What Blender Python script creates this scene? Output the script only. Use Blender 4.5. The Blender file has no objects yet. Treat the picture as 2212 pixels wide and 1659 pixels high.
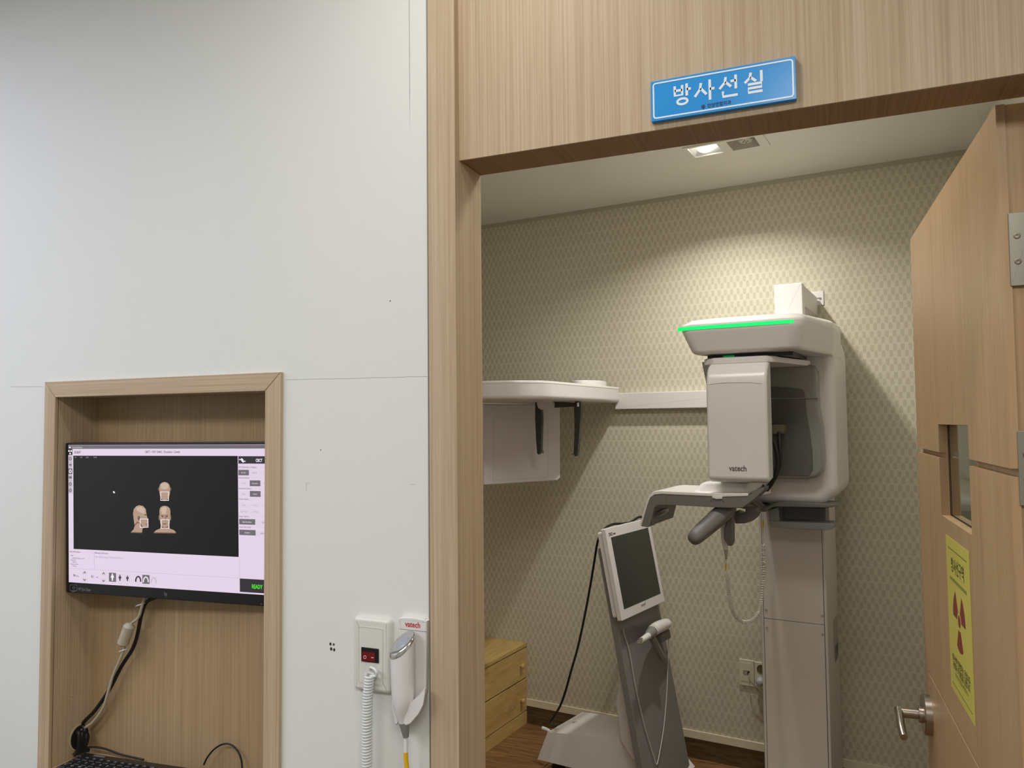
import bpy, bmesh, math, random
from mathutils import Vector, Matrix
random.seed(7)
R_ = math.radians
SC = bpy.context.scene
COL = SC.collection

# ---------------------------------------------------------------- camera
FPX, YAW, PITCH, ROLL, EYE = 1672.2, 0.39431, 0.04914, -0.00993, 1.62
CAM = Vector((0, 0, EYE))
_f = Vector((-math.sin(YAW)*math.cos(PITCH), math.cos(YAW)*math.cos(PITCH), math.sin(PITCH)))
_r = _f.cross(Vector((0, 0, 1))).normalized(); _u = _r.cross(_f)
CR = math.cos(ROLL)*_r + math.sin(ROLL)*_u
CU = -math.sin(ROLL)*_r + math.cos(ROLL)*_u
cd = bpy.data.cameras.new('camera'); cam = bpy.data.objects.new('camera', cd); COL.objects.link(cam)
cd.sensor_width = 36; cd.sensor_fit = 'HORIZONTAL'; cd.lens = FPX/2212*36; cd.clip_start = 0.02
m = Matrix((CR, CU, -_f)).transposed().to_4x4(); m.translation = CAM
cam.matrix_world = m; SC.camera = cam

# ---------------------------------------------------------------- world, lights, exposure
w = bpy.data.worlds.new('world'); SC.world = w; w.use_nodes = True
w.node_tree.nodes['Background'].inputs[0].default_value = (0.75, 0.8, 0.85, 1)
w.node_tree.nodes['Background'].inputs[1].default_value = 0.05
SC.view_settings.view_transform = 'Standard'; SC.view_settings.look = 'None'
SC.view_settings.exposure = 0.0; SC.view_settings.gamma = 1.0; SC.view_settings.use_curve_mapping = False

def area(name, loc, size, power, color, target=None, sy=None):
    l = bpy.data.lights.new(name, 'AREA'); l.energy = power; l.color = color; l.size = size
    if sy: l.shape = 'RECTANGLE'; l.size_y = sy
    o = bpy.data.objects.new(name, l); COL.objects.link(o); o.location = loc
    if target is not None:
        o.rotation_euler = (Vector(target)-Vector(loc)).to_track_quat('-Z', 'Y').to_euler()
    return o
# clinic ceiling: two downlights near the wall and two unseen fill panels added behind the camera
area('clinic_downlight_lamp', (-0.50, 0.78, 2.733), 0.14, 4.5, (1.0, 0.985, 0.96))
area('clinic_downlight_lamp', (-2.45, 0.15, 2.733), 0.9, 21, (0.70, 0.75, 1.0))
area('clinic_fill_lamp', (-1.7, -0.7, 2.733), 1.2, 25, (0.97, 0.99, 1.0), sy=0.6)
area('clinic_fill_lamp', (0.45, -0.55, 2.733), 1.2, 30, (1.0, 0.985, 0.955), sy=0.6)
# exam room downlight bulb (its glass and housing are built further down)
pl = bpy.data.lights.new('exam_downlight_lamp', 'AREA'); pl.shape = 'DISK'; pl.energy = 11.5; pl.spread = R_(138); pl.color = (1.0, 0.985, 0.93); pl.size = 0.06
plo = bpy.data.objects.new('exam_downlight_lamp', pl); COL.objects.link(plo)
# a second, softer ceiling lamp of the exam room, over the space in front of the machine
area('exam_ceiling_lamp', (-0.35, 1.90, 2.735), 1.1, 13.5, (1.0, 0.985, 0.94), sy=0.3)

# ---------------------------------------------------------------- pixel -> world helpers (used to measure the real planes)
def ray(x, y):
    return _f + ((x-1106)/FPX)*CR - ((y-829.5)/FPX)*CU
def onpl(x, y, n, c):
    d = ray(x, y); n = Vector(n); return CAM + d*((c-n.dot(CAM))/n.dot(d))
def onY(x, y, Y): return onpl(x, y, (0, 1, 0), Y)
def onX(x, y, X): return onpl(x, y, (1, 0, 0), X)
def onZ(x, y, Z): return onpl(x, y, (0, 0, 1), Z)

class Fr:
    """a frame: origin O, axes a (right), b (up), c (out)"""
    def __init__(s, O, a, b, c=None):
        s.O = Vector(O); s.a = Vector(a).normalized(); s.b = Vector(b).normalized()
        s.c = Vector(c).normalized() if c is not None else s.a.cross(s.b)
    def __call__(s, x, y, z=0): return s.O + s.a*x + s.b*y + s.c*z
    def uv(s, p): d = Vector(p)-s.O; return (d.dot(s.a), d.dot(s.b))
    def pix(s, x, y, z=0):
        """2D frame coordinates of an image point on the frame's plane at offset z"""
        p = onpl(x, y, s.c, s.c.dot(s.O)+z); return s.uv(p)
    def at(s, x, y, z): return Fr(s(x, y, z), s.a, s.b, s.c)

AB = R_(-7.0)
U = Vector((math.cos(AB), math.sin(AB), 0)); V = Vector((math.sin(AB), -math.cos(AB), 0)); ZZ = Vector((0, 0, 1))
B0 = Vector((0, 3.762, 0))
FB = Fr(B0, U, ZZ, V)                 # exam-room back wall: x=u, y=height, z=distance from the wall
def b(u, v, z): return B0 + U*u + V*v + ZZ*z
def onU(x, y, u):
    p = onpl(x, y, U, U.dot(B0)+u); return ((p-B0).dot(V), p.z)   # (v, z)
def bz(x, y, z):
    p = onZ(x, y, z)-B0; return (p.dot(U), p.dot(V))
FF = Fr((0, 1.229, 0), (1, 0, 0), ZZ, (0, -1, 0))   # clinic wall face: x=X, y=height, z=towards the camera

# ---------------------------------------------------------------- materials
def lin(c):
    return tuple((v/255/12.92 if v/255 <= .04045 else ((v/255+.055)/1.055)**2.4) for v in c)+(1,)
MATS = {}
def mat(name, rgb, rough=0.5, metal=0.0, spec=0.5, bump=0.0, bscale=300, var=0.03, vscale=6, emit=None, coat=0, trans=0, ior=1.45):
    if name in MATS: return MATS[name]
    mt = bpy.data.materials.new(name); mt.use_nodes = True; nt = mt.node_tree; p = nt.nodes['Principled BSDF']
    c = lin(rgb); p.inputs['Base Color'].default_value = c
    p.inputs['Roughness'].default_value = rough; p.inputs['Metallic'].default_value = metal
    p.inputs['Specular IOR Level'].default_value = spec
    if coat: p.inputs['Coat Weight'].default_value = coat; p.inputs['Coat Roughness'].default_value = 0.08
    if trans: p.inputs['Transmission Weight'].default_value = trans; p.inputs['IOR'].default_value = ior
    if emit:
        p.inputs['Emission Color'].default_value = lin(emit[0]); p.inputs['Emission Strength'].default_value = emit[1]
    elif var:
        tc = nt.nodes.new('ShaderNodeTexCoord'); nz = nt.nodes.new('ShaderNodeTexNoise'); nz.inputs['Scale'].default_value = vscale
        nz.inputs['Detail'].default_value = 4
        mx = nt.nodes.new('ShaderNodeMix'); mx.data_type = 'RGBA'
        mx.inputs[6].default_value = tuple(v*(1-var) for v in c[:3])+(1,); mx.inputs[7].default_value = tuple(min(1, v*(1+var)) for v in c[:3])+(1,)
        nt.links.new(tc.outputs['Object'], nz.inputs['Vector']); nt.links.new(nz.outputs['Fac'], mx.inputs[0]); nt.links.new(mx.outputs[2], p.inputs['Base Color'])
    if bump:
        tc = nt.nodes.new('ShaderNodeTexCoord'); nz = nt.nodes.new('ShaderNodeTexNoise'); nz.inputs['Scale'].default_value = bscale
        bp = nt.nodes.new('ShaderNodeBump'); bp.inputs['Strength'].default_value = bump; bp.inputs['Distance'].default_value = 0.001
        nt.links.new(tc.outputs['Object'], nz.inputs['Vector']); nt.links.new(nz.outputs['Fac'], bp.inputs['Height']); nt.links.new(bp.outputs[0], p.inputs['Normal'])
    MATS[name] = mt; return mt

def wood(name, dark, midc, light, axis='z', fine=220, broad=26, stretch=1.2, rough=0.55, wav=0.0, contrast=1.0):
    """veneer: fine streaks along one axis"""
    if name in MATS: return MATS[name]
    mt = bpy.data.materials.new(name); mt.use_nodes = True; nt = mt.node_tree; N = nt.nodes; L = nt.links; p = N['Principled BSDF']
    p.inputs['Roughness'].default_value = rough; p.inputs['Specular IOR Level'].default_value = 0.35
    tc = N.new('ShaderNodeTexCoord')
    src = tc.outputs['Object']
    if wav:
        nw = N.new('ShaderNodeTexNoise'); nw.inputs['Scale'].default_value = 3.0; nw.inputs['Detail'].default_value = 1
        L.new(src, nw.inputs['Vector'])
        vs = N.new('ShaderNodeVectorMath'); vs.operation = 'SCALE'; vs.inputs['Scale'].default_value = wav
        L.new(nw.outputs['Color'], vs.inputs[0])
        va = N.new('ShaderNodeVectorMath'); va.operation = 'ADD'; L.new(src, va.inputs[0]); L.new(vs.outputs[0], va.inputs[1]); src = va.outputs[0]
    def layer(scale, st, det):
        mp = N.new('ShaderNodeMapping'); s = [scale]*3; s['xyz'.index(axis)] = st; mp.inputs['Scale'].default_value = s
        L.new(src, mp.inputs['Vector']); nz = N.new('ShaderNodeTexNoise'); nz.inputs['Scale'].default_value = 1; nz.inputs['Detail'].default_value = det
        nz.inputs['Roughness'].default_value = 0.6; L.new(mp.outputs[0], nz.inputs['Vector']); return nz.outputs['Fac']
    f1 = layer(fine, stretch, 3); f2 = layer(broad, stretch*0.5, 2); f3 = layer(fine*2.6, stretch*4, 1)
    a1 = N.new('ShaderNodeMath'); a1.operation = 'MULTIPLY'; a1.inputs[1].default_value = 0.5; L.new(f1, a1.inputs[0])
    a2 = N.new('ShaderNodeMath'); a2.operation = 'MULTIPLY_ADD'; a2.inputs[1].default_value = 0.20; L.new(f2, a2.inputs[0]); L.new(a1.outputs[0], a2.inputs[2])
    a3 = N.new('ShaderNodeMath'); a3.operation = 'MULTIPLY_ADD'; a3.inputs[1].default_value = 0.18; L.new(f3, a3.inputs[0]); L.new(a2.outputs[0], a3.inputs[2])
    cr = N.new('ShaderNodeValToRGB'); e = cr.color_ramp.elements; h = 0.17/contrast
    a3.inputs[1].default_value = 0.30; e[0].position = 0.5-h; e[0].color = lin(dark); e[1].position = 0.5+h; e[1].color = lin(light)
    k = cr.color_ramp.elements.new(0.5); k.color = lin(midc)
    L.new(a3.outputs[0], cr.inputs[0]); L.new(cr.outputs[0], p.inputs['Base Color'])
    bp = N.new('ShaderNodeBump'); bp.inputs['Strength'].default_value = 0.15; bp.inputs['Distance'].default_value = 0.0006
    L.new(f1, bp.inputs['Height']); L.new(bp.outputs[0], p.inputs['Normal'])
    MATS[name] = mt; return mt

OAK = dict(dark=(166, 142, 112), midc=(186, 163, 133), light=(202, 182, 154))
oak_v = wood('oak_veneer_vertical', axis='z', **OAK)
oak_h = wood('oak_veneer_horizontal', axis='x', **OAK)
oak_y = wood('oak_veneer_depth', axis='y', **OAK)
door_w = wood('door_veneer', (168, 136, 98), (184, 152, 114), (194, 164, 126), axis='z', fine=60, broad=10, contrast=0.8, rough=0.42)
pine = wood('pine_boards', (176, 142, 82), (204, 172, 108), (218, 190, 128), axis='y', fine=30, broad=9, stretch=2.2, wav=0.08, contrast=0.8, rough=0.5)
floor_w = wood('floor_planks', (92, 62, 36), (134, 98, 62), (164, 124, 84), axis='x', fine=60, broad=14, stretch=2.0, wav=0.06, rough=0.4)
skirt_w = wood('floor_cove', (70, 54, 34), (98, 80, 52), (118, 98, 66), axis='x', fine=60, broad=14, stretch=2.0, rough=0.5)

# painted clinic wall with faint roller unevenness
wall_paint = mat('wall_paint', (225, 225, 218), rough=0.62, var=0.02, vscale=2.2, bump=0.08, bscale=220)
ceil_paint = mat('ceiling_paint', (220, 217, 204), rough=0.85, var=0.02, vscale=1.5)
exam_paint = mat('exam_side_wall_paint', (220, 218, 206), rough=0.8, var=0.03)
trim_cream = mat('cream_trim', (226, 216, 190), rough=0.5, var=0.02)

def wallpaper():
    mt = bpy.data.materials.new('wallpaper'); mt.use_nodes = True; nt = mt.node_tree; N = nt.nodes; L = nt.links; p = N['Principled BSDF']
    p.inputs['Roughness'].default_value = 0.75; p.inputs['Specular IOR Level'].default_value = 0.25
    tc = N.new('ShaderNodeTexCoord'); sx = N.new('ShaderNodeSeparateXYZ'); L.new(tc.outputs['Object'], sx.inputs[0])
    def M(op, a_, b_=None, c_=None):
        n = N.new('ShaderNodeMath'); n.operation = op
        for i, v in enumerate((a_, b_, c_)):
            if v is None: continue
            if isinstance(v, (int, float)): n.inputs[i].default_value = v
            else: L.new(v, n.inputs[i])
        return n.outputs[0]
    cw, ch = 0.0150, 0.0305
    xc = M('DIVIDE', sx.outputs['X'], cw)
    tri = M('PINGPONG', M('ADD', xc, 0.5), 1.0)               # zigzag row boundary
    nz = N.new('ShaderNodeTexNoise'); nz.inputs['Scale'].default_value = 45; L.new(tc.outputs['Object'], nz.inputs['Vector'])
    zc = M('ADD', M('DIVIDE', sx.outputs['Z'], ch), M('ADD', M('MULTIPLY', tri, 0.22), M('MULTIPLY', nz.outputs['Fac'], 0.20)))
    xj = M('ADD', xc, M('MULTIPLY', nz.outputs['Fac'], 0.18))
    par = M('PINGPONG', M('ADD', M('FLOOR', xj), M('FLOOR', zc)), 1.0)
    # the dark cells are slightly narrower than the light ones and rounded at the corners
    fx = M('ABSOLUTE', M('SUBTRACT', M('FRACT', xj), 0.5)); fz = M('ABSOLUTE', M('SUBTRACT', M('FRACT', zc), 0.5))
    rr = M('POWER', M('ADD', M('POWER', M('MULTIPLY', fx, 2.05), 5.0), M('POWER', M('MULTIPLY', fz, 2.05), 5.0)), 0.2)
    ins = M('SUBTRACT', 1.0, M('SMOOTH_MIN', M('MULTIPLY', M('MAXIMUM', M('SUBTRACT', rr, 0.92), 0.0), 6.0), 1.0, 0.05))
    fac = M('MULTIPLY', par, M('MAXIMUM', ins, 0.0))
    n2 = N.new('ShaderNodeTexNoise'); n2.inputs['Scale'].default_value = 400; L.new(tc.outputs['Object'], n2.inputs['Vector'])
    mx = N.new('ShaderNodeMix'); mx.data_type = 'RGBA'; mx.inputs[6].default_value = lin((214, 207, 186)); mx.inputs[7].default_value = lin((197, 190, 167))
    L.new(fac, mx.inputs[0])
    m2 = N.new('ShaderNodeMix'); m2.data_type = 'RGBA'; m2.blend_type = 'MULTIPLY'; m2.inputs[0].default_value = 0.12
    L.new(mx.outputs[2], m2.inputs[6]); L.new(n2.outputs['Color'], m2.inputs[7]); L.new(m2.outputs[2], p.inputs['Base Color'])
    bp = N.new('ShaderNodeBump'); bp.inputs['Strength'].default_value = 0.2; bp.inputs['Distance'].default_value = 0.0004
    L.new(fac, bp.inputs['Height']); L.new(bp.outputs[0], p.inputs['Normal'])
    return mt
paper = wallpaper()

white_pl = mat('white_plastic', (222, 216, 214), rough=0.32, var=0.01)
white_gl = mat('glossy_white_plastic', (224, 220, 216), rough=0.22, var=0.01)
cream_pl = mat('ivory_plastic', (218, 216, 206), rough=0.3, var=0.01)
grey_pl = mat('grey_plastic', (112, 110, 106), rough=0.4, var=0.02, bump=0.05)
grey_pl2 = mat('mid_grey_plastic', (128, 128, 124), rough=0.4, var=0.02)
grey_gl = mat('glossy_grey_panel', (140, 140, 133), rough=0.12, var=0.02)
grey_dk = mat('dark_grey_recess', (96, 94, 88), rough=0.25, var=0.02)
col_pl = mat('column_steel', (214, 206, 196), rough=0.38, var=0.015, bump=0.04)
smoke = mat('smoked_plastic', (48, 46, 42), rough=0.25, var=0.02)
black = mat('black_plastic', (16, 16, 17), rough=0.35, var=0.02)
black_r = mat('black_rubber', (13, 12, 12), rough=0.5, var=0.02)
seam_m = mat('seam_shadow_gap', (84, 78, 70), rough=0.8, var=0)
chrome = mat('chrome', (200, 198, 195), rough=0.12, metal=1, var=0)
steel = mat('brushed_steel', (176, 168, 156), rough=0.3, metal=1, var=0.02)
beige_c = mat('beige_cable', (178, 168, 148), rough=0.5, var=0.02)
white_c = mat('white_cord', (226, 228, 226), rough=0.35, var=0.01)
yellow = mat('yellow_sleeve', (224, 178, 22), rough=0.4, var=0.02)
scr_dark = mat('dark_screen_glass', (52, 53, 49), rough=0.18, var=0)
gun = mat('gunmetal_paint', (124, 122, 118), rough=0.38, var=0.02, bump=0.04)
glass_m = mat('window_glass', (210, 216, 210), rough=0.03, var=0, trans=1.0)

# ---------------------------------------------------------------- mesh helpers
def link(name, verts, faces, mt, parent=None, smooth=35, origin=None, cols=None):
    me = bpy.data.meshes.new(name)
    o = bpy.data.objects.new(name, me); COL.objects.link(o)
    if origin is None:
        if parent is not None: org = parent['_o']
        else:
            n = len(verts); org = (sum(v[0] for v in verts)/n, sum(v[1] for v in verts)/n, min(v[2] for v in verts))
    else: org = origin
    org = Vector(org)
    if parent is not None:
        pw = Vector(parent['_o']); o.parent = parent; o.location = org-pw
    else: o.location = org
    me.from_pydata([tuple(Vector(v)-org) for v in verts], [], faces)
    me.materials.append(mt); me.validate(); me.update()
    bm = bmesh.new(); bm.from_mesh(me); bmesh.ops.recalc_face_normals(bm, faces=bm.faces); bm.to_mesh(me); bm.free()
    if smooth:
        me.shade_smooth(); me.set_sharp_from_angle(angle=R_(smooth))
    if smooth:
        wn = o.modifiers.new('weighted', 'WEIGHTED_NORMAL'); wn.keep_sharp = True; wn.weight = 80
    o['_o'] = tuple(org)
    return o
def empty(name, loc):
    o = bpy.data.objects.new(name, None); COL.objects.link(o); o.location = loc; o.empty_display_size = 0.05; o['_o'] = tuple(loc); return o
def tag(o, label, cat, group=None, kind=None):
    if label: o['label'] = label
    if cat: o['category'] = cat
    if group: o['group'] = group
    if kind: o['kind'] = kind
    return o
def struct(o, label=None):
    o['kind'] = 'structure'
    if label: o['label'] = label
    return o
class Geo:
    def __init__(s): s.v = []; s.f = []
    def add(s, v, f):
        k = len(s.v); s.v += [Vector(p) for p in v]; s.f += [tuple(i+k for i in q) for q in f]; return s
    def obj(s, name, mt, parent=None, **k): return link(name, s.v, s.f, mt, parent, **k)

def ring_skin(rings, cap=True, closed=True):
    n = len(rings[0]); v = [p for r in rings for p in r]; f = []
    for i in range(len(rings)-1):
        for j in range(n if closed else n-1):
            k = (j+1) % n; f.append((i*n+j, i*n+k, (i+1)*n+k, (i+1)*n+j))
    if cap: f.append(tuple(range(n))[::-1]); f.append(tuple((len(rings)-1)*n+j for j in range(n)))
    return v, f
def rnd(pts, rad, seg=5):
    """round the corners of a 2D polygon"""
    out = []; n = len(pts)
    for i in range(n):
        r = rad[i] if isinstance(rad, (list, tuple)) else rad
        p = Vector(pts[i][:2]); a = Vector(pts[i-1][:2])-p; c = Vector(pts[(i+1) % n][:2])-p
        la, lc = a.length, c.length
        if r <= 0 or la < 1e-6 or lc < 1e-6: out.append(tuple(p)); continue
        a /= la; c /= lc; ang = a.angle(c)
        if ang > 3.1: out.append(tuple(p)); continue
        d = min(r/math.tan(ang/2), la*0.48, lc*0.48)
        for k in range(seg+1):
            t = k/seg; q = (p+a*d)*(1-t)**2 + p*2*t*(1-t) + (p+c*d)*t*t; out.append(tuple(q))
    return out
def inset(pts, d):
    n = len(pts); area2 = sum(pts[i][0]*pts[(i+1) % n][1]-pts[(i+1) % n][0]*pts[i][1] for i in range(n)); s = 1 if area2 > 0 else -1
    out = []
    for i in range(n):
        p = Vector(pts[i][:2]); a = p-Vector(pts[i-1][:2]); c = Vector(pts[(i+1) % n][:2])-p
        if a.length < 1e-9: a = c
        if c.length < 1e-9: c = a
        a.normalize(); c.normalize(); na = Vector((-a.y, a.x))*s; nc = Vector((-c.y, c.x))*s; m_ = na+nc
        if m_.length < 1e-6: m_ = na
        m_.normalize(); k = max(0.35, m_.dot(na)); out.append(tuple(p+m_*(d/k)))
    return out
def slab(fr, pts, z0, z1, r=0, seg=3, back=False, g=None):
    """extrude a 2D outline from z0 to z1 (front) with rounded front rim"""
    g = g or Geo(); rings = []
    if r and back:
        for k in range(seg+1):
            t = k/seg*math.pi/2; rings.append((inset(pts, r*(1-math.sin(t))), z0+r*(1-math.cos(t))*(1 if z1 > z0 else -1)))
    else: rings.append((pts, z0))
    sg = 1 if z1 > z0 else -1
    if r:
        for k in range(seg+1):
            t = k/seg*math.pi/2; rings.append((inset(pts, r*(1-math.cos(t))), z1-sg*r*(1-math.sin(t))))
    else: rings.append((pts, z1))
    g.add(*ring_skin([[fr(p[0], p[1], z) for p in rr] for rr, z in rings])); return g
def box(fr, x0, x1, y0, y1, z0, z1, r=0, g=None, seg=2, back=False):
    pts = [(x0, y0), (x1, y0), (x1, y1), (x0, y1)]
    if r: pts = rnd(pts, r, 3)
    return slab(fr, pts, z0, z1, r, seg, back, g)
WF = Fr((0, 0, 0), (1, 0, 0), (0, 1, 0), (0, 0, 1))
def wbox(x0, x1, y0, y1, z0, z1, g=None):
    g = g or Geo()
    v = [(x, y, z) for x in (x0, x1) for y in (y0, y1) for z in (z0, z1)]
    g.add(v, [(0, 1, 3, 2), (4, 6, 7, 5), (0, 4, 5, 1), (2, 3, 7, 6), (0, 2, 6, 4), (1, 5, 7, 3)]); return g
def spline(pts, n=8):
    pts = [Vector(p) for p in pts]; out = []
    for i in range(len(pts)-1):
        p0 = pts[max(0, i-1)]; p1 = pts[i]; p2 = pts[i+1]; p3 = pts[min(len(pts)-1, i+2)]
        for k in range(n):
            t = k/n; out.append(0.5*((2*p1)+(p2-p0)*t+(2*p0-5*p1+4*p2-p3)*t*t+(3*p1-p0-3*p2+p3)*t**3))
    out.append(pts[-1]); return out
def tube(pts, r, n=8, sm=8, g=None, closed=False):
    g = g or Geo(); P = spline(pts, sm) if sm else [Vector(p) for p in pts]
    T = [(P[min(i+1, len(P)-1)]-P[max(i-1, 0)]).normalized() for i in range(len(P))]
    ref = Vector((0, 0, 1)) if abs(T[0].z) < 0.9 else Vector((1, 0, 0)); nrm = (ref-T[0]*ref.dot(T[0])).normalized(); rings = []
    for i, p in enumerate(P):
        nrm = (nrm-T[i]*nrm.dot(T[i]))
        nrm = nrm.normalized() if nrm.length > 1e-6 else T[i].orthogonal().normalized()
        bn = T[i].cross(nrm); rr = r(i/(len(P)-1)) if callable(r) else r
        rings.append([p+(nrm*math.cos(2*math.pi*k/n)+bn*math.sin(2*math.pi*k/n))*rr for k in range(n)])
    g.add(*ring_skin(rings)); return g
def coil(path, R, r, turns, n=6, per=12, g=None):
    """coiled cord around a path"""
    P = spline(path, 24); 
    L = [0]
    for i in range(1, len(P)): L.append(L[-1]+(P[i]-P[i-1]).length)
    def at(s):
        s *= L[-1]
        for i in range(1, len(P)):
            if L[i] >= s or i == len(P)-1:
                t = (s-L[i-1])/max(1e-9, L[i]-L[i-1]); return P[i-1].lerp(P[i], t), (P[i]-P[i-1]).normalized()
    pts = []; tot = turns*per; nrm = None
    for k in range(tot+1):
        p, t = at(k/tot)
        if nrm is None: nrm = t.orthogonal().normalized()
        nrm = (nrm-t*nrm.dot(t)).normalized(); bn = t.cross(nrm); a = 2*math.pi*k/per
        pts.append(p+(nrm*math.cos(a)+bn*math.sin(a))*R)
    return tube(pts, r, n, 0, g)
def lathe(fr, prof, n=24, g=None):
    """profile [(radius, z)] around the frame's c axis"""
    g = g or Geo(); rings = [[fr(r*math.cos(2*math.pi*k/n), r*math.sin(2*math.pi*k/n), z) for k in range(n)] for r, z in prof]
    g.add(*ring_skin(rings)); return g
def circ(cx_, cy_, rx, ry=None, n=24, a0=0, a1=360):
    ry = ry or rx; full = abs(a1-a0) >= 360; m_ = n if full else n+1
    return [(cx_+rx*math.cos(R_(a0+(a1-a0)*k/n)), cy_+ry*math.sin(R_(a0+(a1-a0)*k/n))) for k in range(m_)]
_fonts = {}
def text(s, fr, x, y, size, z=0, align='LEFT', g=None, sx=1.0, bold=0.0, depth=0.0, res=3):
    """flat lettering as mesh, placed in a frame"""
    g = g or Geo(); cu = bpy.data.curves.new('t', 'FONT'); cu.body = s; cu.size = 1; cu.align_x = align; cu.align_y = 'CENTER'; cu.resolution_u = res; cu.offset = bold
    o = bpy.data.objects.new('t', cu); COL.objects.link(o)
    dg = bpy.context.evaluated_depsgraph_get(); me = bpy.data.meshes.new_from_object(o.evaluated_get(dg))
    v = [fr(x+p.co.x*size*sx, y+p.co.y*size, z) for p in me.vertices]; f = [tuple(p.vertices) for p in me.polygons]
    g.add(v, f); bpy.data.objects.remove(o); bpy.data.curves.remove(cu); bpy.data.meshes.remove(me); return g
def ribbon(fr, pts, wd, z0, z1, closed=False, g=None):
    """a flat stroke along a 2D path"""
    g = g or Geo(); n = len(pts); L_ = []; R2 = []
    for i, p in enumerate(pts):
        p = Vector(p); a = Vector(pts[i-1]) if (i or closed) else p; c = Vector(pts[(i+1) % n]) if (i < n-1 or closed) else p
        t = (c-a).normalized(); nn = Vector((-t.y, t.x)); L_.append(p+nn*wd/2); R2.append(p-nn*wd/2)
    m_ = n if closed else n-1
    v = [fr(q.x, q.y, z1) for q in L_]+[fr(q.x, q.y, z1) for q in R2]+[fr(q.x, q.y, z0) for q in L_]+[fr(q.x, q.y, z0) for q in R2]; f = []
    for i in range(m_):
        k = (i+1) % n; f += [(i, k, n+k, n+i), (2*n+i, i, k, 2*n+k)[::-1], (3*n+i, n+i, n+k, 3*n+k)]
    g.add(v, f); return g
#@@SETTING
H = 2.745        # ceiling height
# ================================================================ SETTING
YF, YK = 1.229, 1.325
g = Geo()
for a_ in ((-3.2, -1.655, 0, H), (-1.655, -1.003, 1.71, H), (-1.655, -1.003, 0, 0.84), (-1.003, -0.676, 0, H), (0.345, 1.6, 0, H)):
    wbox(a_[0], a_[1], YF, YK, a_[2], a_[3], g)
wf = struct(g.obj('wall_front', wall_paint, smooth=0), 'off white painted clinic wall around the niche and doorway')
struct(wbox(-3.3, -3.2, -2.6, YF, 0, H).obj('wall_left', wall_paint, smooth=0))
struct(wbox(1.6, 1.7, -2.6, YF, 0, H).obj('wall_right', wall_paint, smooth=0))
struct(wbox(-3.3, 1.7, -2.7, -2.6, 0, H).obj('wall_rear', wall_paint, smooth=0))
# exam room shell
g = Geo(); q = [(-2.75, 0), (0.75, 0), (0.75, -0.1), (-2.75, -0.1)]
g.add(*ring_skin([[b(u, v, z) for u, v in q] for z in (0, H+.05)])); wb = struct(g.obj('wall_back', paper, smooth=0), 'beige wallpapered exam room wall with small staggered lozenges')
struct(wbox(-2.5, -2.4, YK, 4.3, 0, H).obj('wall_exam_left', exam_paint, smooth=0))
struct(wbox(0.56, 0.66, YK, 3.9, 0, H).obj('wall_exam_right', exam_paint, smooth=0))
fl = struct(wbox(-3.3, 1.7, -2.7, 4.3, -0.1, -0.006).obj('floor', mat('floor_base', (74, 52, 34), rough=0.6), smooth=0))
FU = Fr(B0, U, V, ZZ)
k = 0; plk = None
for j in range(20):
    v0 = 0.0+j*0.12
    off = (j*0.47) % 1.2
    for i in range(-1, 4):
        u0 = -2.9+i*1.2+off; u1 = u0+1.2
        u0c, u1c = max(u0, -2.42), min(u1, 0.57)
        if u1c-u0c < 0.05: continue
        full = (u0c == u0 and u1c == u1)
        if full and plk is not None:
            o = plk.copy(); COL.objects.link(o); d = b(u0, v0, -0.0055)-b(plk['_u'], plk['_v'], -0.0055)
            o.location = plk.location+d; continue
        o = box(FU, u0c+.0006, u1c-.0006, v0+.0006, v0+.1194, -0.0055, 0.0).obj('plank', floor_w, fl, smooth=0)
        if full: plk = o; o['_u'] = u0; o['_v'] = v0
# ceiling with the cut-out of the twin downlight
dlA, dlB, dlC, dlD = bz(1502, 338, H), bz(1563, 327, H), bz(1583, 322, H), bz(1642, 312, H)
hu0, hu1, hv0, hv1 = dlA[0]-.010, dlD[0]+.030, dlA[1]-.008, dlA[1]+.128
ou = [(-2.8, -.05), (0.8, -.05), (0.8, 2.75), (-2.8, 2.75)]; iu = [(hu0, hv0), (hu1, hv0), (hu1, hv1), (hu0, hv1)]
g = Geo(); v_ = [b(u, v, H) for u, v in ou+iu]+[b(u, v, H+.09) for u, v in ou+iu]
g.add(v_, [(i, (i+1) % 4, 4+(i+1) % 4, 4+i) for i in range(4)]+[(8+i, 8+(i+1) % 4, 12+(i+1) % 4, 12+i) for i in range(4)] +
      [(4+i, 4+(i+1) % 4, 12+(i+1) % 4, 12+i) for i in range(4)]+[(i, (i+1) % 4, 8+(i+1) % 4, 8+i) for i in range(4)])
struct(g.obj('ceiling_exam', ceil_paint, smooth=0))
struct(wbox(-3.3, 1.7, -2.7, YF+.02, H+.001, H+.08).obj('ceiling', ceil_paint, smooth=0))
struct(box(FB, -2.5, 0.6, H-.020, H, 0, .006).obj('trim_3', mat('ceiling_edge_trim', (176, 174, 152), rough=.6), smooth=0), 'thin grey green ceiling edge strip')
t = struct(box(FB, -2.5, 0.6, 0.095, 0.130, 0, .010, g=None).obj('baseboard_back', trim_cream, smooth=0), 'cream baseboard strip above a dark wood cove')
box(FB, -2.5, 0.6, 0.0, 0.095, 0, .005).obj('cove_strip', skirt_w, t, smooth=0)

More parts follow.
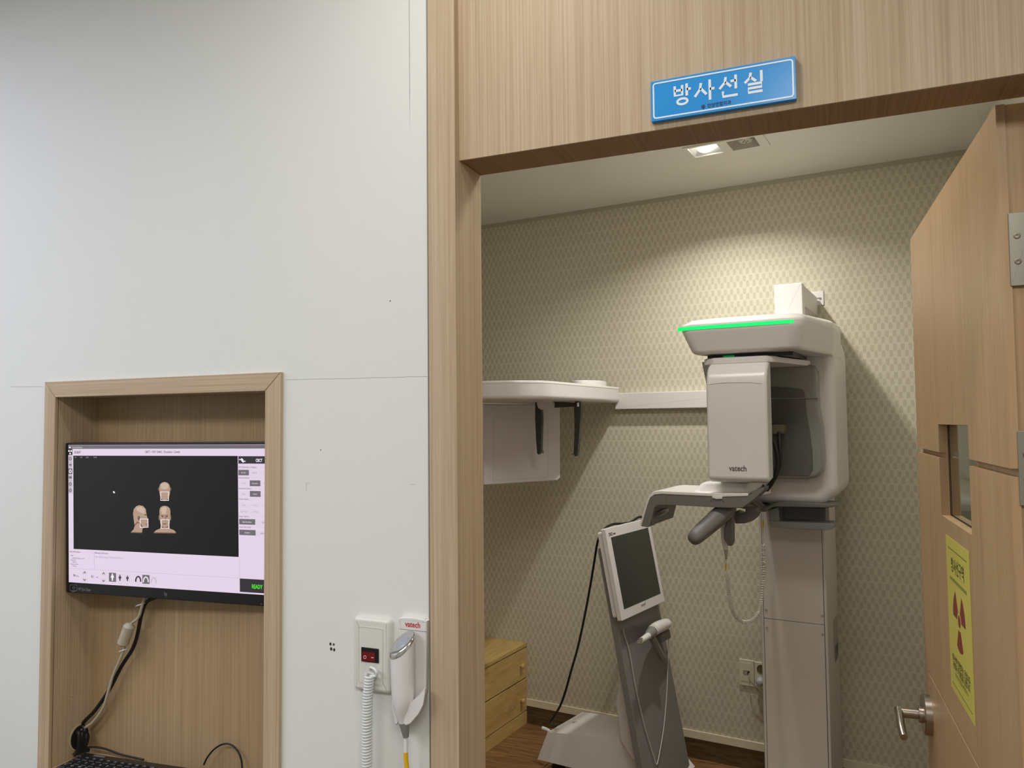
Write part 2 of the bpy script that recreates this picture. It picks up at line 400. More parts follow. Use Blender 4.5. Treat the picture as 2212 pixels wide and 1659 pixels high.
# hairline crack and pin holes in the wall paint
crk = mat('crack_line', (176, 174, 162), rough=.9, var=0); pin = mat('pin_hole', (96, 92, 84), rough=.9, var=0)
g = Geo(); pts = []
for i in range(40):
    x = 618+(925-618)*i/39; p = onY(x, 820.5-7.5*i/39+random.uniform(-.5, .5), YF); pts.append((p.x, p.z))
ribbon(FF, pts, .0006, 0, .0003, g=g)
pts = [FF.pix(x, 835+.3*math.sin(x)) for x in range(22, 100, 6)]; ribbon(FF, pts, .0006, 0, .0003, g=g)
for P in ([(662, 1060), (662, 1044), (669, 1043)], [(884, 1046), (898, 1046.5)]): ribbon(FF, [FF.pix(*p) for p in P], .0005, 0, .0003, g=g)
g.obj('paint_crack', crk, wf, smooth=0)['label'] = 'hairline crack in the paint'
g = Geo()
for i in range(92):
    y = i*3.1; s = .0009*(1 if y < 200 else max(.25, 1-(y-200)/110)); x, z = FF.pix(883.5+.9*(i % 2)+y*.006, y); slab(FF, circ(x, z, s*.62, s, 6), 0, .0004, g=g)
for x, y in ((843, 650), (693, 972)): x, z = FF.pix(x, y); slab(FF, circ(x, z, .0012, n=8), 0, .0004, g=g)
o = g.obj('pin_holes', pin, wf, smooth=0); o['kind'] = 'stuff'; o['label'] = 'dotted row of pin pricks in the paint'
for i, (x, y, s) in enumerate(((714, 1391, .0022), (721, 1392, .0018), (715.5, 1401.5, .0024), (722, 1403.5, .0023))):
    x, z = FF.pix(x, y); g = slab(FF, circ(x, z, s, s*1.25, 10), 0, .0006); g.obj('screw_hole', mat('hole_dark', (58, 48, 40), rough=1, var=0), wf, smooth=0)

# niche (trim_1): oak frame and lining
YN = 1.221
FN = Fr((0, YN, 0), (1, 0, 0), ZZ, (0, -1, 0))
n0, n1, n2, n3 = -1.665, -1.630, -1.036, -0.998     # outer left, inner left, inner right, outer right
zt0, zt1 = 1.686, 1.722
tr1 = struct(empty('trim_1', (-1.33, YF, 0.84)), 'oak veneered frame and lining of the monitor niche')
th = YF-YN+.001
slab(FN, [(n0, .55), (n1, .55), (n1, zt0), (n0, zt1)], -th, 0, .0008, 1).obj('frame_stile', oak_v, tr1)
slab(FN, [(n2, .55), (n3, .55), (n3, zt1), (n2, zt0)], -th, 0, .0008, 1).obj('frame_stile', oak_v, tr1)
slab(FN, [(n1+.0006, zt0+.0003), (n2-.0006, zt0+.0003), (n3-.0006, zt1), (n0+.0006, zt1)], -th, 0, .0008, 1).obj('frame_rail', oak_h, tr1)
wbox(n1-.018, n1, YF, YK, .85, zt0).obj('side_panel', oak_v, tr1, smooth=0)
wbox(n2, n2+.018, YF, YK, .85, zt0).obj('side_panel', oak_v, tr1, smooth=0)
wbox(n1-.018, n2+.018, YF, YK, zt0, zt0+.018).obj('top_panel', oak_h, tr1, smooth=0)
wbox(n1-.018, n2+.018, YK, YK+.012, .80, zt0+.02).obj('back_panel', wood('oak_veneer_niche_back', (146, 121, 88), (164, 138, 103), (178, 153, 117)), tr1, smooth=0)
SHZ = .862
wbox(n1, n2, 1.02, YK, .835, SHZ).obj('shelf', oak_h, tr1, smooth=0)
FL = Fr((n1, 0, 0), (0, 1, 0), ZZ, (1, 0, 0))       # niche left side face, x = world Y
hx, hz = FL.pix(171, 1592)
slab(FL, circ(hx, hz, .026, .030, 28), 0, .0008).obj('cable_hole', mat('raw_board_edge', (196, 178, 138), rough=.9), tr1, smooth=0)
slab(FL, circ(hx+.001, hz-.001, .023, .027, 28), .0008, .0012).obj('hole_shadow', mat('hole_black', (24, 20, 14), rough=1, var=0), tr1, smooth=0)
for x, y in ((155, 1503), (186, 1490)):
    x, z = FL.pix(x, y); lathe(FL.at(x, z, 0), [(.002, 0), (.002, .001), (.0008, .0016)], 10).obj('screw_cap', oak_v, tr1)

# doorway lining (trim_2): uprights, lintel panel
YU = 1.213
tr2 = struct(empty('trim_2', (-.2, YF, 0)), 'oak veneered door surround with a tall panel over the doorway')
FUp = Fr((0, YU, 0), (1, 0, 0), ZZ, (0, -1, 0))
ux0 = FUp.pix(924.5, 300)[0]; ux1 = -.610
slab(FUp, [(ux0, 0), (ux1, 0), (ux1, H), (ux0, H)], -(YK-YU)+.004, 0, .0012, 2).obj('upright', oak_v, tr2)
slab(FUp, [(.297, 0), (.360, 0), (.360, H), (.297, H)], -(YK-YU)+.004, 0, .0012, 2).obj('upright', oak_v, tr2)
LZ = 2.09
wbox(ux1, .297, YF, YF+.004, LZ, H).obj('lintel_panel', oak_v, tr2, smooth=0)
wbox(ux1, .297, YF+.004, 1.321, LZ, LZ+.02).obj('lintel_soffit', wood('oak_veneer_soffit_shade', (138, 108, 72), (158, 126, 88), (172, 142, 104), axis='y'), tr2, smooth=0)  # oak in a darker copy: the underside's shade is put into the veneer colour
wbox(ux1, .297, 1.311, 1.321, LZ+.02, H).obj('lintel_back', oak_v, tr2, smooth=0)

# ================================================================ DOOR
da = R_(-2.5)
DA = Vector((math.sin(da), math.cos(da), 0)); DO = Vector((.234, 1.325, 0))
FD = Fr(DO, -DA, ZZ, Vector((-math.cos(da), math.sin(da), 0)))   # x: from far edge (negative) to hinge (0); z towards the room opening
DT = .040
d1 = struct(empty('door_1', (DO.x, DO.y, .008)), 'oak veneered exam room door standing open')
wx0, wx1, wz0, wz1 = -.597, -.287, 1.409, 1.606
W_ = -.918; zb, ztp = .008, 2.085
def door_box(pieces, z0, z1, name, mt, r=0):
    g = Geo()
    for x0, x1, y0, y1 in pieces: box(FD, x0, x1, y0, y1, z0, z1, g=g)
    o = g.obj(name, mt, d1, smooth=0); return o
door_box([(W_+.004, wx0, zb, ztp), (wx1, -.004, zb, ztp), (wx0, wx1, zb, wz0), (wx0, wx1, wz1, ztp)], -DT, -.012, 'core', door_w)
gz0, gz1 = 1.533, 1.545
door_box([(W_, wx0, gz1, ztp), (wx1, 0, gz1, ztp), (wx0, wx1, wz1, ztp)], -.012, 0, 'panel', door_w)
lz0, lz1 = .990, .997
door_box([(W_, wx0, lz1, gz0), (wx1, 0, lz1, gz0), (wx0, wx1, lz1, wz0), (W_, -.874, lz0-.02, lz1)], -.012, 0, 'panel', door_w)
door_box([(W_, -.874, zb, lz0-.02), (-.874, 0, zb, lz0)], -.012, 0, 'panel', door_w)
gl = box(FD, wx0-.004, wx1+.004, wz0-.004, wz1+.004, -.023, -.019).obj('window_pane', glass_m, d1, smooth=0)
g = Geo()
for z_ in (-.0185, -.0245):
    ribbon(FD, [(wx0+.0008, wz0+.0008), (wx1-.0008, wz0+.0008), (wx1-.0008, wz1-.0008), (wx0+.0008, wz1-.0008)], .0016, z_, z_+.0012, True, g)
g.obj('glazing_bead', mat('bead_dark', (52, 42, 22), rough=.8, var=0), d1, smooth=0)
FH = Fr((.234, 1.3245, 0), (1, 0, 0), ZZ, (0, -1, 0))
for y0_, y1_ in ((1.812, 1.920), (1.492, 1.600), (.30, .408)):
    hg = box(FH, .010, .046, y0_, y1_, 0, .002, r=.0008).obj('hinge', mat('hinge_metal', (150, 146, 134), rough=.42, metal=.6, var=.03), d1)
    for sx_, sy_ in ((.020, .33), (.020, .68), (.036, .16), (.036, .84)):
        x, z = sx_, y0_+(y1_-y0_)*sy_
        lathe(FH.at(x, z, .002), [(.0046, -.0004), (.0046, .0005), (.0034, .0009), (.0016, .0004)], 14).obj('screw', mat('screw_dark', (120, 112, 98), rough=.35, metal=1, var=0), hg)
    lathe(Fr(FH(.052, y0_, .004), (1, 0, 0), (0, -1, 0), ZZ), [(.006, 0), (.006, y1_-y0_)], 14).obj('hinge_knuckle', steel, d1)
# lever handle
hxc, hzc = FD.pix(2009.5, 1545)
h1 = lathe(FD.at(hxc, hzc, 0), [(.0475, 0), (.0475, .014), (.044, .0175), (.020, .018), (.020, .026), (.013, .028)], 32).obj('door_handle', steel, d1)
g = lathe(FD.at(hxc, hzc, 0), [(.0125, .02), (.0125, .075)], 18)
LV = FD.at(hxc, hzc, .070)
P_ = [LV(-.004, .005, 0), LV(.008, .001, 0), LV(.03, -.005, .001), LV(.06, -.012, .002), LV(.09, -.020, .002), LV(.102, -.024, .001)]
tube(P_, lambda t: .0105-.002*t, 12, 6, g)
g.obj('lever', steel, h1)
door_box([(-.93+.012, -.918+.0115, hzc-.08, hzc+.08)], -.030, -.012, 'lock_plate', steel)

# radiation warning poster
PT = (-.5505, -.318, 1.059, 1.374)
FP = FD.at(0, 0, .0005)
po = empty('poster', FD(PT[1], PT[2], .0003)); tag(po, 'yellow radiation warning poster with red trefoil taped on the open door', 'poster')
FPp = Fr(FD((PT[0]+PT[1])/2, (PT[2]+PT[3])/2, .0), FD.a, FD.b, FD.c)
pw, ph = (PT[1]-PT[0])/2, (PT[3]-PT[2])/2
box(FPp, -pw, pw, -ph, ph, .0002, .0007).obj('sheet', mat('yellow_paper', (214, 204, 92), rough=.35, var=.01), po, smooth=0)
ink = mat('dark_ink', (66, 66, 30), rough=.6, var=0); ink2 = mat('grey_green_ink', (142, 142, 68), rough=.6, var=0); red = mat('red_ink', (134, 52, 40), rough=.5, var=0)
Z_ = .0010
g = Geo()
for y_ in (ph*.86, -ph*.90): ribbon(FPp, [(-pw*.82, y_), (pw*.82, y_)], .0012, .0007, Z_, g=g)
text('방사선구역', FPp, 0, ph*.655, .033, Z_, 'CENTER', g, sx=.88, bold=.01)
text('방사선이 발생되는 곳입니다', FPp, 0, -ph*.555, .0165, Z_, 'CENTER', g, sx=.92, bold=.012)
text('관계자 외 출입을 금합니다', FPp, 0, -ph*.655, .0165, Z_, 'CENTER', g, sx=.92, bold=.012)
g.obj('lettering', ink, po, smooth=0)['kind'] = 'stuff'
g = Geo()
box(FPp, -pw*.70, pw*.72, ph*.455, ph*.50, .0007, .0009, g=g)
text('일반인의 출입을 제한합니다', FPp, 0, -ph*.75, .011, Z_, 'CENTER', g, bold=.01)
g.obj('small_lettering', ink2, po, smooth=0)['kind'] = 'stuff'
g = Geo(); cy_ = ph*.02; r1, r2 = .0145, .061
for a0 in (60, 180, 300):
    # blades of the trefoil: one points down, two up
    A0 = a0-30-90+30 if False else a0
    c0 = {60: 30, 180: 150, 300: 270}[a0]
    pts = circ(0, cy_, r2, n=10, a0=c0-30+30, a1=c0+30+30) if False else circ(0, cy_, r2, n=10, a0=c0-30, a1=c0+30)
    inn = circ(0, cy_, r1*1.35, n=6, a0=c0+30, a1=c0-30)
    inn = [(r1*1.35*math.cos(R_(c0+30-10*i)), cy_+r1*1.35*math.sin(R_(c0+30-10*i))) for i in range(7)]
    slab(FPp, pts+inn, .0007, Z_, g=g)
slab(FPp, circ(0, cy_, r1*.82), .0007, Z_, g=g)
g.obj('trefoil', red, po, smooth=0)

# ================================================================ SIGN
S0 = FF.pix(1408.5, 181); S1 = FF.pix(1719, 128); S2 = FF.pix(1410, 266.5); S3 = FF.pix(1721, 220)
sx0, sx1 = (S0[0]+S2[0])/2, (S1[0]+S3[0])/2; sz0, sz1 = (S2[1]+S3[1])/2, (S0[1]+S1[1])/2
sg = empty('door_sign', FF((sx0+sx1)/2, sz0, 0)); tag(sg, 'blue acrylic sign with white Korean lettering above the doorway', 'sign')
FS = Fr(FF((sx0+sx1)/2, (sz0+sz1)/2, 0), (1, 0, 0), ZZ, (0, -1, 0)); sw, sh = (sx1-sx0)/2, (sz1-sz0)/2
blue = mat('blue_acrylic', (48, 150, 222), rough=.22, var=.01)
box(FS, -sw, sw, -sh, sh, 0, .010, r=.0006).obj('plate', blue, sg)
swh = mat('sign_white', (232, 240, 246), rough=.3, var=0); snavy = mat('sign_navy', (24, 58, 110), rough=.4, var=0)
ribbon(FS, rnd([(-sw+.0042, -sh+.0045), (sw-.0042, -sh+.0045), (sw-.0042, sh-.0045), (-sw+.0042, sh-.0045)], .0045, 4), .0023, .010, .0104, True).obj('border', swh, sg, smooth=0)
def hangul_sign():
    """four syllables drawn as strokes on a 0..1 square"""
    k = .13
    return [
        [[(.14, .98), (.14, .50), (.50, .50), (.50, .98)], [(.14, .74), (.50, .74)], [(.72, 1.02), (.72, .42)], [(.72, .74), (.92, .74)], ('o', .50, .17, .29, .165)],
        [[(.34, .92), (.30, .62), (.04, .28)], [(.32, .66), (.60, .32)], [(.76, 1.02), (.76, .02)], [(.76, .56), (.98, .56)]],
        [[(.34, 1.0), (.30, .74), (.04, .46)], [(.32, .76), (.58, .50)], [(.80, 1.04), (.80, .36)], [(.56, .76), (.80, .76)], [(.20, .32), (.20, .06), (.88, .06)]],
        [[(.32, 1.0), (.28, .76), (.04, .54)], [(.30, .78), (.56, .56)], [(.80, 1.04), (.80, .50)], [(.18, .44), (.80, .44), (.80, .25), (.20, .25), (.20, .05), (.84, .05)]],
    ]
g = Geo(); gh = .0325; gw = .0325; xs = [-.076, -.0415, -.0035, .0345]
for X0, ch in zip(xs, hangul_sign()):
    for s_ in ch:
        if s_[0] == 'o': ribbon(FS, circ(X0+s_[1]*gw, -.0135+s_[2]*gh, s_[3]*gw-.0015, s_[4]*gh-.0008, 24), .0036, .010, .01045, True, g)
        else: ribbon(FS, [(X0+p[0]*gw, -.0135+p[1]*gh) for p in s_], .0040, .010, .01045, False, g)
g.obj('lettering', swh, sg, smooth=0)
g = Geo(); text('안양연합치과', FS, -.0215, -.0222, .0072, .0105, 'LEFT', g, bold=.02, sx=.92)
slab(FS, circ(-.0275, -.0218, .0032, n=14, a0=40, a1=330), .010, .0104, g=g); ribbon(FS, [(-.0275, -.0245), (-.0272, -.0268)], .0012, .010, .0104, g=g)
g.obj('clinic_name', snavy, sg, smooth=0)
# ================================================================ NICHE: monitor, keyboard, cables
def em(name, rgb, s=1.0):
    if name in MATS: return MATS[name]
    mt = mat(name, (6, 6, 6), rough=.28, var=0, emit=(rgb, s)); return mt
aN = -ray(-4130, 977).normalized(); pTL = onY(141, 957, 1.243)      # monitor turned a few degrees in the niche
bN = aN.cross(ray(141, 957).cross(ray(142.2, 1280))).normalized(); bN = bN if bN.z > 0 else -bN
cN = aN.cross(bN).normalized(); pBL = onpl(142.2, 1280, cN, cN.dot(pTL))
FM = Fr(pTL, aN, bN, cN)
def mc(x, y): return FM.pix(80+x/3.95, 900+y/3.95)
mon = empty('monitor', FM(.29, -.34, -.02)); tag(mon, 'flat black computer monitor showing an imaging console, set in the oak niche', 'monitor')
hM = -(FM.uv(pBL)[1]); lgx = FM.pix(359, 1286)[0]; WM = min(2*lgx, FM.pix(588, 1300)[0])
body = box(FM, 0, WM, -hM, 0, -.028, 0, r=.0025).obj('bezel', black, mon)
box(FM, .12, WM-.12, -hM*.8, -hM*.25, -.045, -.028, r=.004).obj('rear_housing', black, mon)
sL, sT = mc(268, 243); sB = mc(275, 1412)[1]; sR = WM-.008
bg = em('screen_pink_white', (232, 215, 236), .95)
scr = box(FM, sL, sR, sB, sT, 0, .0004).obj('screen', bg, mon, smooth=0)
GL = {}
def G_(k): return GL.setdefault(k, Geo())
EC = {'black': (7, 10, 11), 'bar': (110, 104, 112), 'dk': (48, 44, 50), 'btn': (112, 104, 112), 'pale': (224, 206, 226), 'line': (196, 178, 198), 'ink': (70, 56, 72), 'mute': (176, 160, 180),
      'white': (244, 238, 246), 'green': (70, 230, 40), 'skin': (178, 148, 128), 'skin_dark': (118, 92, 78), 'skin_light': (200, 176, 158), 'tool': (196, 184, 198)}
def el(x0, y0, x1, y1, k, L=1):
    a_ = mc(x0, y0); c_ = mc(x1, y1); X1 = min(c_[0], sR)
    if a_[0] >= X1: return
    box(FM, a_[0], X1, c_[1], a_[1], .0004+(L-1)*.0003, .0004+L*.0003, g=G_(k))
def hl(x0, y0, x1, k, th=2, L=2): a_ = mc(x0, y0); c_ = mc(x1, y0); t_ = th*.00028; box(FM, a_[0], min(c_[0], sR), a_[1]-t_, a_[1], .0004, .0004+L*.0003, g=G_(k))
def vl(x0, y0, y1, k): a_ = mc(x0, y0); c_ = mc(x0, y1); box(FM, a_[0], a_[0]+.0005, c_[1], a_[1], .0004, .001, g=G_(k))
def tx(s, x, y, px, k, al='LEFT', L=3, sx=1.0, bold=.0):
    p = mc(x, y); q_ = mc(x, y+20); sc = (p[1]-q_[1])/20; text(s, FM, p[0], p[1], px*sc, .0004+L*.0003, al, G_(k), sx=sx, bold=bold, res=2)
def st(pts, wpx, k, L=3, closed=False): ribbon(FM, [mc(*p) for p in pts], wpx*.00034, .0005, .0004+L*.0003, closed, G_(k))
def pg(pts, k, L=2): slab(FM, [mc(*p) for p in pts][::-1], .0005, .0004+L*.0003, g=G_(k))
def ell(x, y, rx, ry, k, L=2, n=20): pg(circ(x, y, rx, ry, n), k, L)
R = 2010
el(268, 245, R, 272, 'bar'); tx('Console Software', 305, 262, 15, 'white', sx=1)
ell(283, 262, 7, 7, 'white')
el(268, 275, 303, 327, 'black')
for a0 in (90, 210, 330):
    pts = [(285+5*math.cos(R_(a0-28)), 300+7*math.sin(R_(a0-28)))]+[(285+16*math.cos(R_(a0-28+14*i)), 300+21*math.sin(R_(a0-28+14*i))) for i in range(5)]+[(285+5*math.cos(R_(a0+28)), 300+7*math.sin(R_(a0+28)))]
    pg([(p[0], p[1]) for p in pts], 'white', 3)
tx('X-RAY', 321, 305, 32, 'ink', sx=.78, bold=.02); tx('CBCT - FOV 10x8.5 - Occlusion - Center', 1073, 301, 27, 'ink', 'CENTER', sx=.80, bold=.015)
el(270, 331, 304, 655, 'tool'); hl(306, 331, 1712, 'line')
for i, y in enumerate((358, 411, 466, 520, 575, 628)):
    if i == 2: el(270, 442, 304, 490, 'btn', 2)
    kk = 'white' if i == 2 else 'btn'
    if i in (0, 2, 4, 5): st(circ(287, y, 9, 12, 12), 5, kk, closed=True)
    if i == 1: pg([(276, y-5), (284, y-5), (290, y-12), (290, y+12), (284, y+5), (276, y+5)], kk, 3); st([(295, y-9), (295, y+9)], 4, kk)
    if i == 3: pg([(275, y-12), (299, y-12), (299, y+8), (275, y+8)], kk, 3)
# black viewport
a_ = mc(311, 332); c_ = mc(1722, 1197)
slab(FM, [a_, (c_[0], a_[1]), c_, (a_[0], c_[1])], .0004, .0007, g=G_('black'))
for s_, x in (('10.0', 322), ('7.87', 372), ('05/07', 422), ('00:00:0', 486)): tx(s_, x, 348, 16, 'mute', sx=.8)
pg([(653, 634), (653, 652), (658, 647), (665, 655), (668, 650), (662, 645), (668, 643)], 'white', 3)
# the three heads of the positioning guide
pg([(1046, 600), (1052, 578), (1070, 562), (1092, 557), (1114, 563), (1131, 580), (1137, 604), (1137, 650), (1128, 690), (1110, 712), (1092, 716), (1074, 712), (1056, 690), (1047, 650)], 'skin')
pg([(1060, 575), (1092, 561), (1124, 576), (1122, 610), (1092, 622), (1062, 610)], 'skin_light', 3)
for x_ in (1041, 1142): ell(x_, 618, 5, 15, 'skin_dark')
pg([(1086, 714), (1098, 714), (1092, 727)], 'skin_dark')
st([(1059, 641), (1125, 641), (1125, 715), (1059, 715)], 4, 'white', 4, True)
pg([(1047, 800), (1054, 776), (1072, 763), (1092, 760), (1114, 765), (1133, 780), (1140, 804), (1139, 870), (1132, 915), (1112, 948), (1076, 948), (1056, 915), (1049, 870)], 'skin')
pg([(1060, 782), (1092, 766), (1110, 780), (1100, 830), (1070, 832)], 'skin_light', 3)
for x_ in (1044, 1143): ell(x_, 862, 5, 22, 'skin_dark')
for x_ in (1075, 1112): st([(x_-14, 845), (x_+12, 842)], 6, 'skin_dark', 4); ell(x_, 854, 7, 4, 'dk', 4, 10)
st([(1096, 850), (1103, 882), (1092, 886)], 4, 'skin_dark', 4); st([(1078, 914), (1110, 914)], 6, 'skin_dark', 4)
pg([(1062, 935), (1128, 935), (1136, 955), (1170, 968), (1190, 990), (1000, 988), (1016, 970), (1052, 955)], 'skin', 2)
st([(1066, 940), (1092, 952), (1124, 940)], 8, 'skin_dark', 3); st([(1000, 990), (1190, 993)], 6, 'skin_dark', 3)
st([(1063, 879), (1129, 879), (1129, 952), (1063, 952)], 4, 'white', 5, True)
pg([(822, 825), (828, 790), (848, 764), (876, 755), (908, 763), (930, 788), (936, 828), (940, 850), (951, 882), (944, 890), (948, 915), (940, 940), (915, 948), (902, 955), (898, 988), (804, 985), (828, 960), (836, 930), (828, 880)], 'skin')
pg([(850, 775), (890, 764), (920, 788), (922, 830), (890, 820), (856, 800)], 'skin_light', 3)
ell(872, 866, 10, 20, 'skin_dark', 3); st([(922, 836), (938, 838)], 5, 'dk', 4); st([(930, 918), (944, 917)], 5, 'skin_dark', 4)
st([(835, 930), (860, 900), (880, 910), (905, 945)], 8, 'skin_dark', 3); st([(804, 986), (898, 990)], 6, 'skin_dark', 3)
st([(884, 873), (950, 873), (950, 944), (884, 944)], 4, 'white', 5, True)
# right hand panel
el(1720, 337, R, 402, 'dk'); tx('CBCT', 1897, 374, 36, 'white', 'CENTER', sx=.72, bold=.03)
st([(1728, 366), (1760, 366)], 6, 'white'); st([(1746, 356), (1760, 366), (1746, 377)], 5, 'white'); st([(1782, 381), (1752, 381)], 6, 'white'); st([(1764, 371), (1752, 381), (1766, 391)], 5, 'white')
def lab(s, x, y): el(x-2, y-14, R, y+14, 'pale'); tx(s, x, y, 19, 'ink', sx=.92, L=3)
def btn(s, x0, y0, x1, y1, on): el(x0, y0, x1, y1, 'btn' if on else 'pale', 2); tx(s, (x0+x1)/2, (y0+y1)/2+1, 17, 'white' if on else ('ink' if on is None else 'mute'), 'CENTER', 4, sx=.88)
lab('FOV (Diameter x Height)', 1720, 431); btn('10 x 8.5', 1720, 453, 1810, 501, 1); btn('10 x 7', 1815, 455, 1906, 503, None); btn('5 x 5', 1911, 457, R, 505, None)
lab('Vertical Option', 1722, 521); btn('Maxilla', 1724, 545, 1812, 592, 0); btn('Occlusion', 1817, 543, 1908, 594, 1); btn('Mandible', 1912, 547, R, 596, 0)
lab('Horizontal Option', 1722, 612); btn('Right', 1724, 636, 1812, 682, 0); btn('Center', 1818, 633, 1910, 685, 1); btn('Left', 1914, 638, R, 688, 0)
lab('Tooth Option', 1725, 703); btn('Right', 1726, 730, 1814, 776, 0); btn('Frontal', 1820, 732, 1910, 778, 0); btn('Left', 1914, 734, R, 780, 0); btn('Right Molar', 1726, 786, 1814, 832, 0); btn('Left Molar', 1820, 788, 1910, 834, 0)
lab('Image Option', 1726, 850); btn('High Resolution', 1727, 871, 1864, 923, 1); btn('Green', 1868, 877, R, 928, None)
lab('Voxel Size (0.20)', 1728, 941); btn('Standard', 1728, 963, 1867, 1014, 1); btn('Application', 1871, 969, R, 1020, None)
el(1732, 1380, R, 1512, 'dk'); tx('READY', 1881, 1452, 48, 'green', 'CENTER', sx=.72, bold=.03)
# lower panel
el(283, 1142, 484, 1166, 'pale'); tx('Scan Information', 284, 1150, 17, 'ink', bold=.01)
for s_, x, y in (('DAP', 292, 1184), ('603.47338 mGy x cm^2', 304, 1206), ('Scan time', 293, 1221), ('18.0 Sec', 305, 1239), ('Exposure time', 292, 1256), ('13.4 Sec', 305, 1273)): tx(s_, x, y, 14, 'ink', bold=.01)
tx('Message Information', 498, 1161, 17, 'ink', bold=.01); tx('환자 정렬 후 READY 버튼을 눌러주십시오.', 502, 1197, 17, 'mute', bold=.01)
vl(489, 1155, 1298, 'line'); a_ = mc(278, 1291); c_ = mc(1722, 1366); box(FM, a_[0], c_[0], a_[1]-.0006, a_[1], .0004, .001, g=G_('line'))
vl(1727, 1200, 1500, 'line')
tx('94', 312, 1355, 34, 'ink', sx=.75, bold=.01); tx('kVp', 338, 1359, 20, 'ink'); tx('8.1', 467, 1364, 34, 'ink', sx=.75, bold=.01); tx('mA', 505, 1369, 19, 'ink')
for x, y in ((409, 1329), (571, 1337)):
    el(x-27, y-24, x+27, y+26, 'pale', 1); st([(x-10, y+8), (x, y-8), (x+10, y+8)], 4, 'ink')
    el(x-27, y+38, x+27, y+86, 'pale', 1); st([(x-10, y+55), (x, y+71), (x+10, y+55)], 4, 'ink')
def man(x, y, k, s=1.0, w=7):
    ell(x, y-27*s, 5*s, 6*s, k, 4, 10); pg([(x-w*s, y-19*s), (x+w*s, y-19*s), (x+w*.8*s, y+2*s), (x+4*s, y+28*s), (x-4*s, y+28*s), (x-w*.8*s, y+2*s)], k, 4)
    st([(x-w*s, y-17*s), (x-(w+4)*s, y+3*s)], 4, k, 4); st([(x+w*s, y-17*s), (x+(w+4)*s, y+3*s)], 4, k, 4)
el(616, 1330, 677, 1410, 'btn', 2); man(647, 1371, 'white'); el(681, 1334, 740, 1414, 'pale', 1); man(711, 1376, 'ink', .85); el(745, 1337, 805, 1417, 'pale', 1); man(775, 1380, 'ink', .75, 8)
tx('Man', 648, 1421, 13, 'mute', 'CENTER'); tx('Woman', 712, 1424, 13, 'mute', 'CENTER'); tx('Child', 775, 1428, 13, 'mute', 'CENTER')
for x, y, k, wd, bgk in ((867, 1386, 'ink', 10, 'pale'), (932, 1390, 'white', 6, 'btn'), (999, 1396, 'mute', 3, 'pale')):
    el(x-31, y-42, x+31, y+38, bgk, 2); st([(x-21, y+22), (x-20, y+2), (x-12, y-16), (x, y-24), (x+12, y-16), (x+20, y+2), (x+21, y+22)], wd, k, 4)
tx('Hard', 868, 1434, 13, 'mute', 'CENTER'); tx('Normal', 933, 1439, 13, 'mute', 'CENTER'); tx('Soft', 998, 1443, 13, 'mute', 'CENTER')
for k, g in GL.items():
    o = g.obj('screen_graphics', em('screen_'+k, EC[k], 1.0), scr, smooth=0); o['kind'] = 'stuff'; o['label'] = {'black': 'black viewport', 'green': 'green ready lettering', 'ink': 'dark screen lettering', 'skin': 'bald head diagrams'}.get(k, k.replace('_', ' ')+' screen elements')
g = Geo(); bzm = mat('bezel_print', (128, 130, 132), rough=.5, var=0)
p = mc(350, 1470); text('HP Eye Ease', FM, p[0], p[1], .0092, .0006, 'LEFT', g, sx=.80)
st_ = lambda pts, w_, cl=False: ribbon(FM, [mc(*q_) for q_ in pts], w_, 0, .0005, cl, g)
st_([(283, 1436), (341, 1436), (341, 1484), (283, 1484)], .0007, True); st_([(300, 1460), (312, 1451), (325, 1460), (312, 1469)], .0007, True); st_([(298, 1492), (326, 1492)], .0012)
p = mc(1099, 1516); text('hp', FM, p[0], p[1]+.001, .0125, .0006, 'CENTER', g, sx=.62)
st_([(1914-5, 1604), (1914+5, 1604), (1914, 1592)], .0008, True)
g.obj('bezel_lettering', bzm, mon, smooth=0)['kind'] = 'stuff'

# keyboard
ka = R_(5.3); KZ = .884
FK = Fr((-1.586, 1.279, KZ), (math.cos(ka), math.sin(ka), 0), (-math.sin(ka), math.cos(ka), 0), ZZ)
kb = empty('keyboard', (-1.37, 1.22, SHZ)); tag(kb, 'black wired keyboard lying on the niche shelf under the monitor', 'keyboard')
box(FK, 0, .442, -.150, 0, -.0212, 0, r=.004).obj('case', mat('keyboard_case', (30, 26, 26), rough=.3, var=.02), kb)
kp = None; legends = Geo(); rows = ['~1234567890-=<', 'TQWERTYUIOP[]\\', 'CASDFGHJKL;\'E', 'SZXCVBNM,./S', 'CWA    HAWC']
for r_ in range(6):
    for c_ in range(22):
        x = .010+c_*.0193; y = -.022-(r_+1)*.0192-(0.002 if r_ else 0)
        if kp is None:
            kp = box(FK, x, x+.0165, y, y+.0162, -.001, .0035, r=.0016, seg=1).obj('key', mat('key_cap', (11, 11, 12), rough=.55, var=.02), kb); kx, ky = x, y
        else:
            o = kp.copy(); COL.objects.link(o); o.location = kp.location+(FK(x, y)-FK(kx, ky))
        s_ = ('F%d' % c_ if 0 < c_ < 13 else '*') if r_ == 0 else (rows[r_-1][c_] if c_ < len(rows[r_-1]) else '%d' % ((c_*3+r_) % 10))
        if s_.strip() and c_ < 19: text(s_, FK, x+.004, y+.0105, .0065 if r_ == 0 else .0085, .0038, 'LEFT', legends, bold=.02, res=1)
legends.obj('key_legends', mat('key_legend_white', (150, 158, 176), rough=.6, var=0), kb, smooth=0)
box(FK, .034, .064, -.0125, -.0075, 0, .0006).obj('label_strip', mat('strip_grey', (110, 112, 112), rough=.4, var=0), kb, smooth=0)

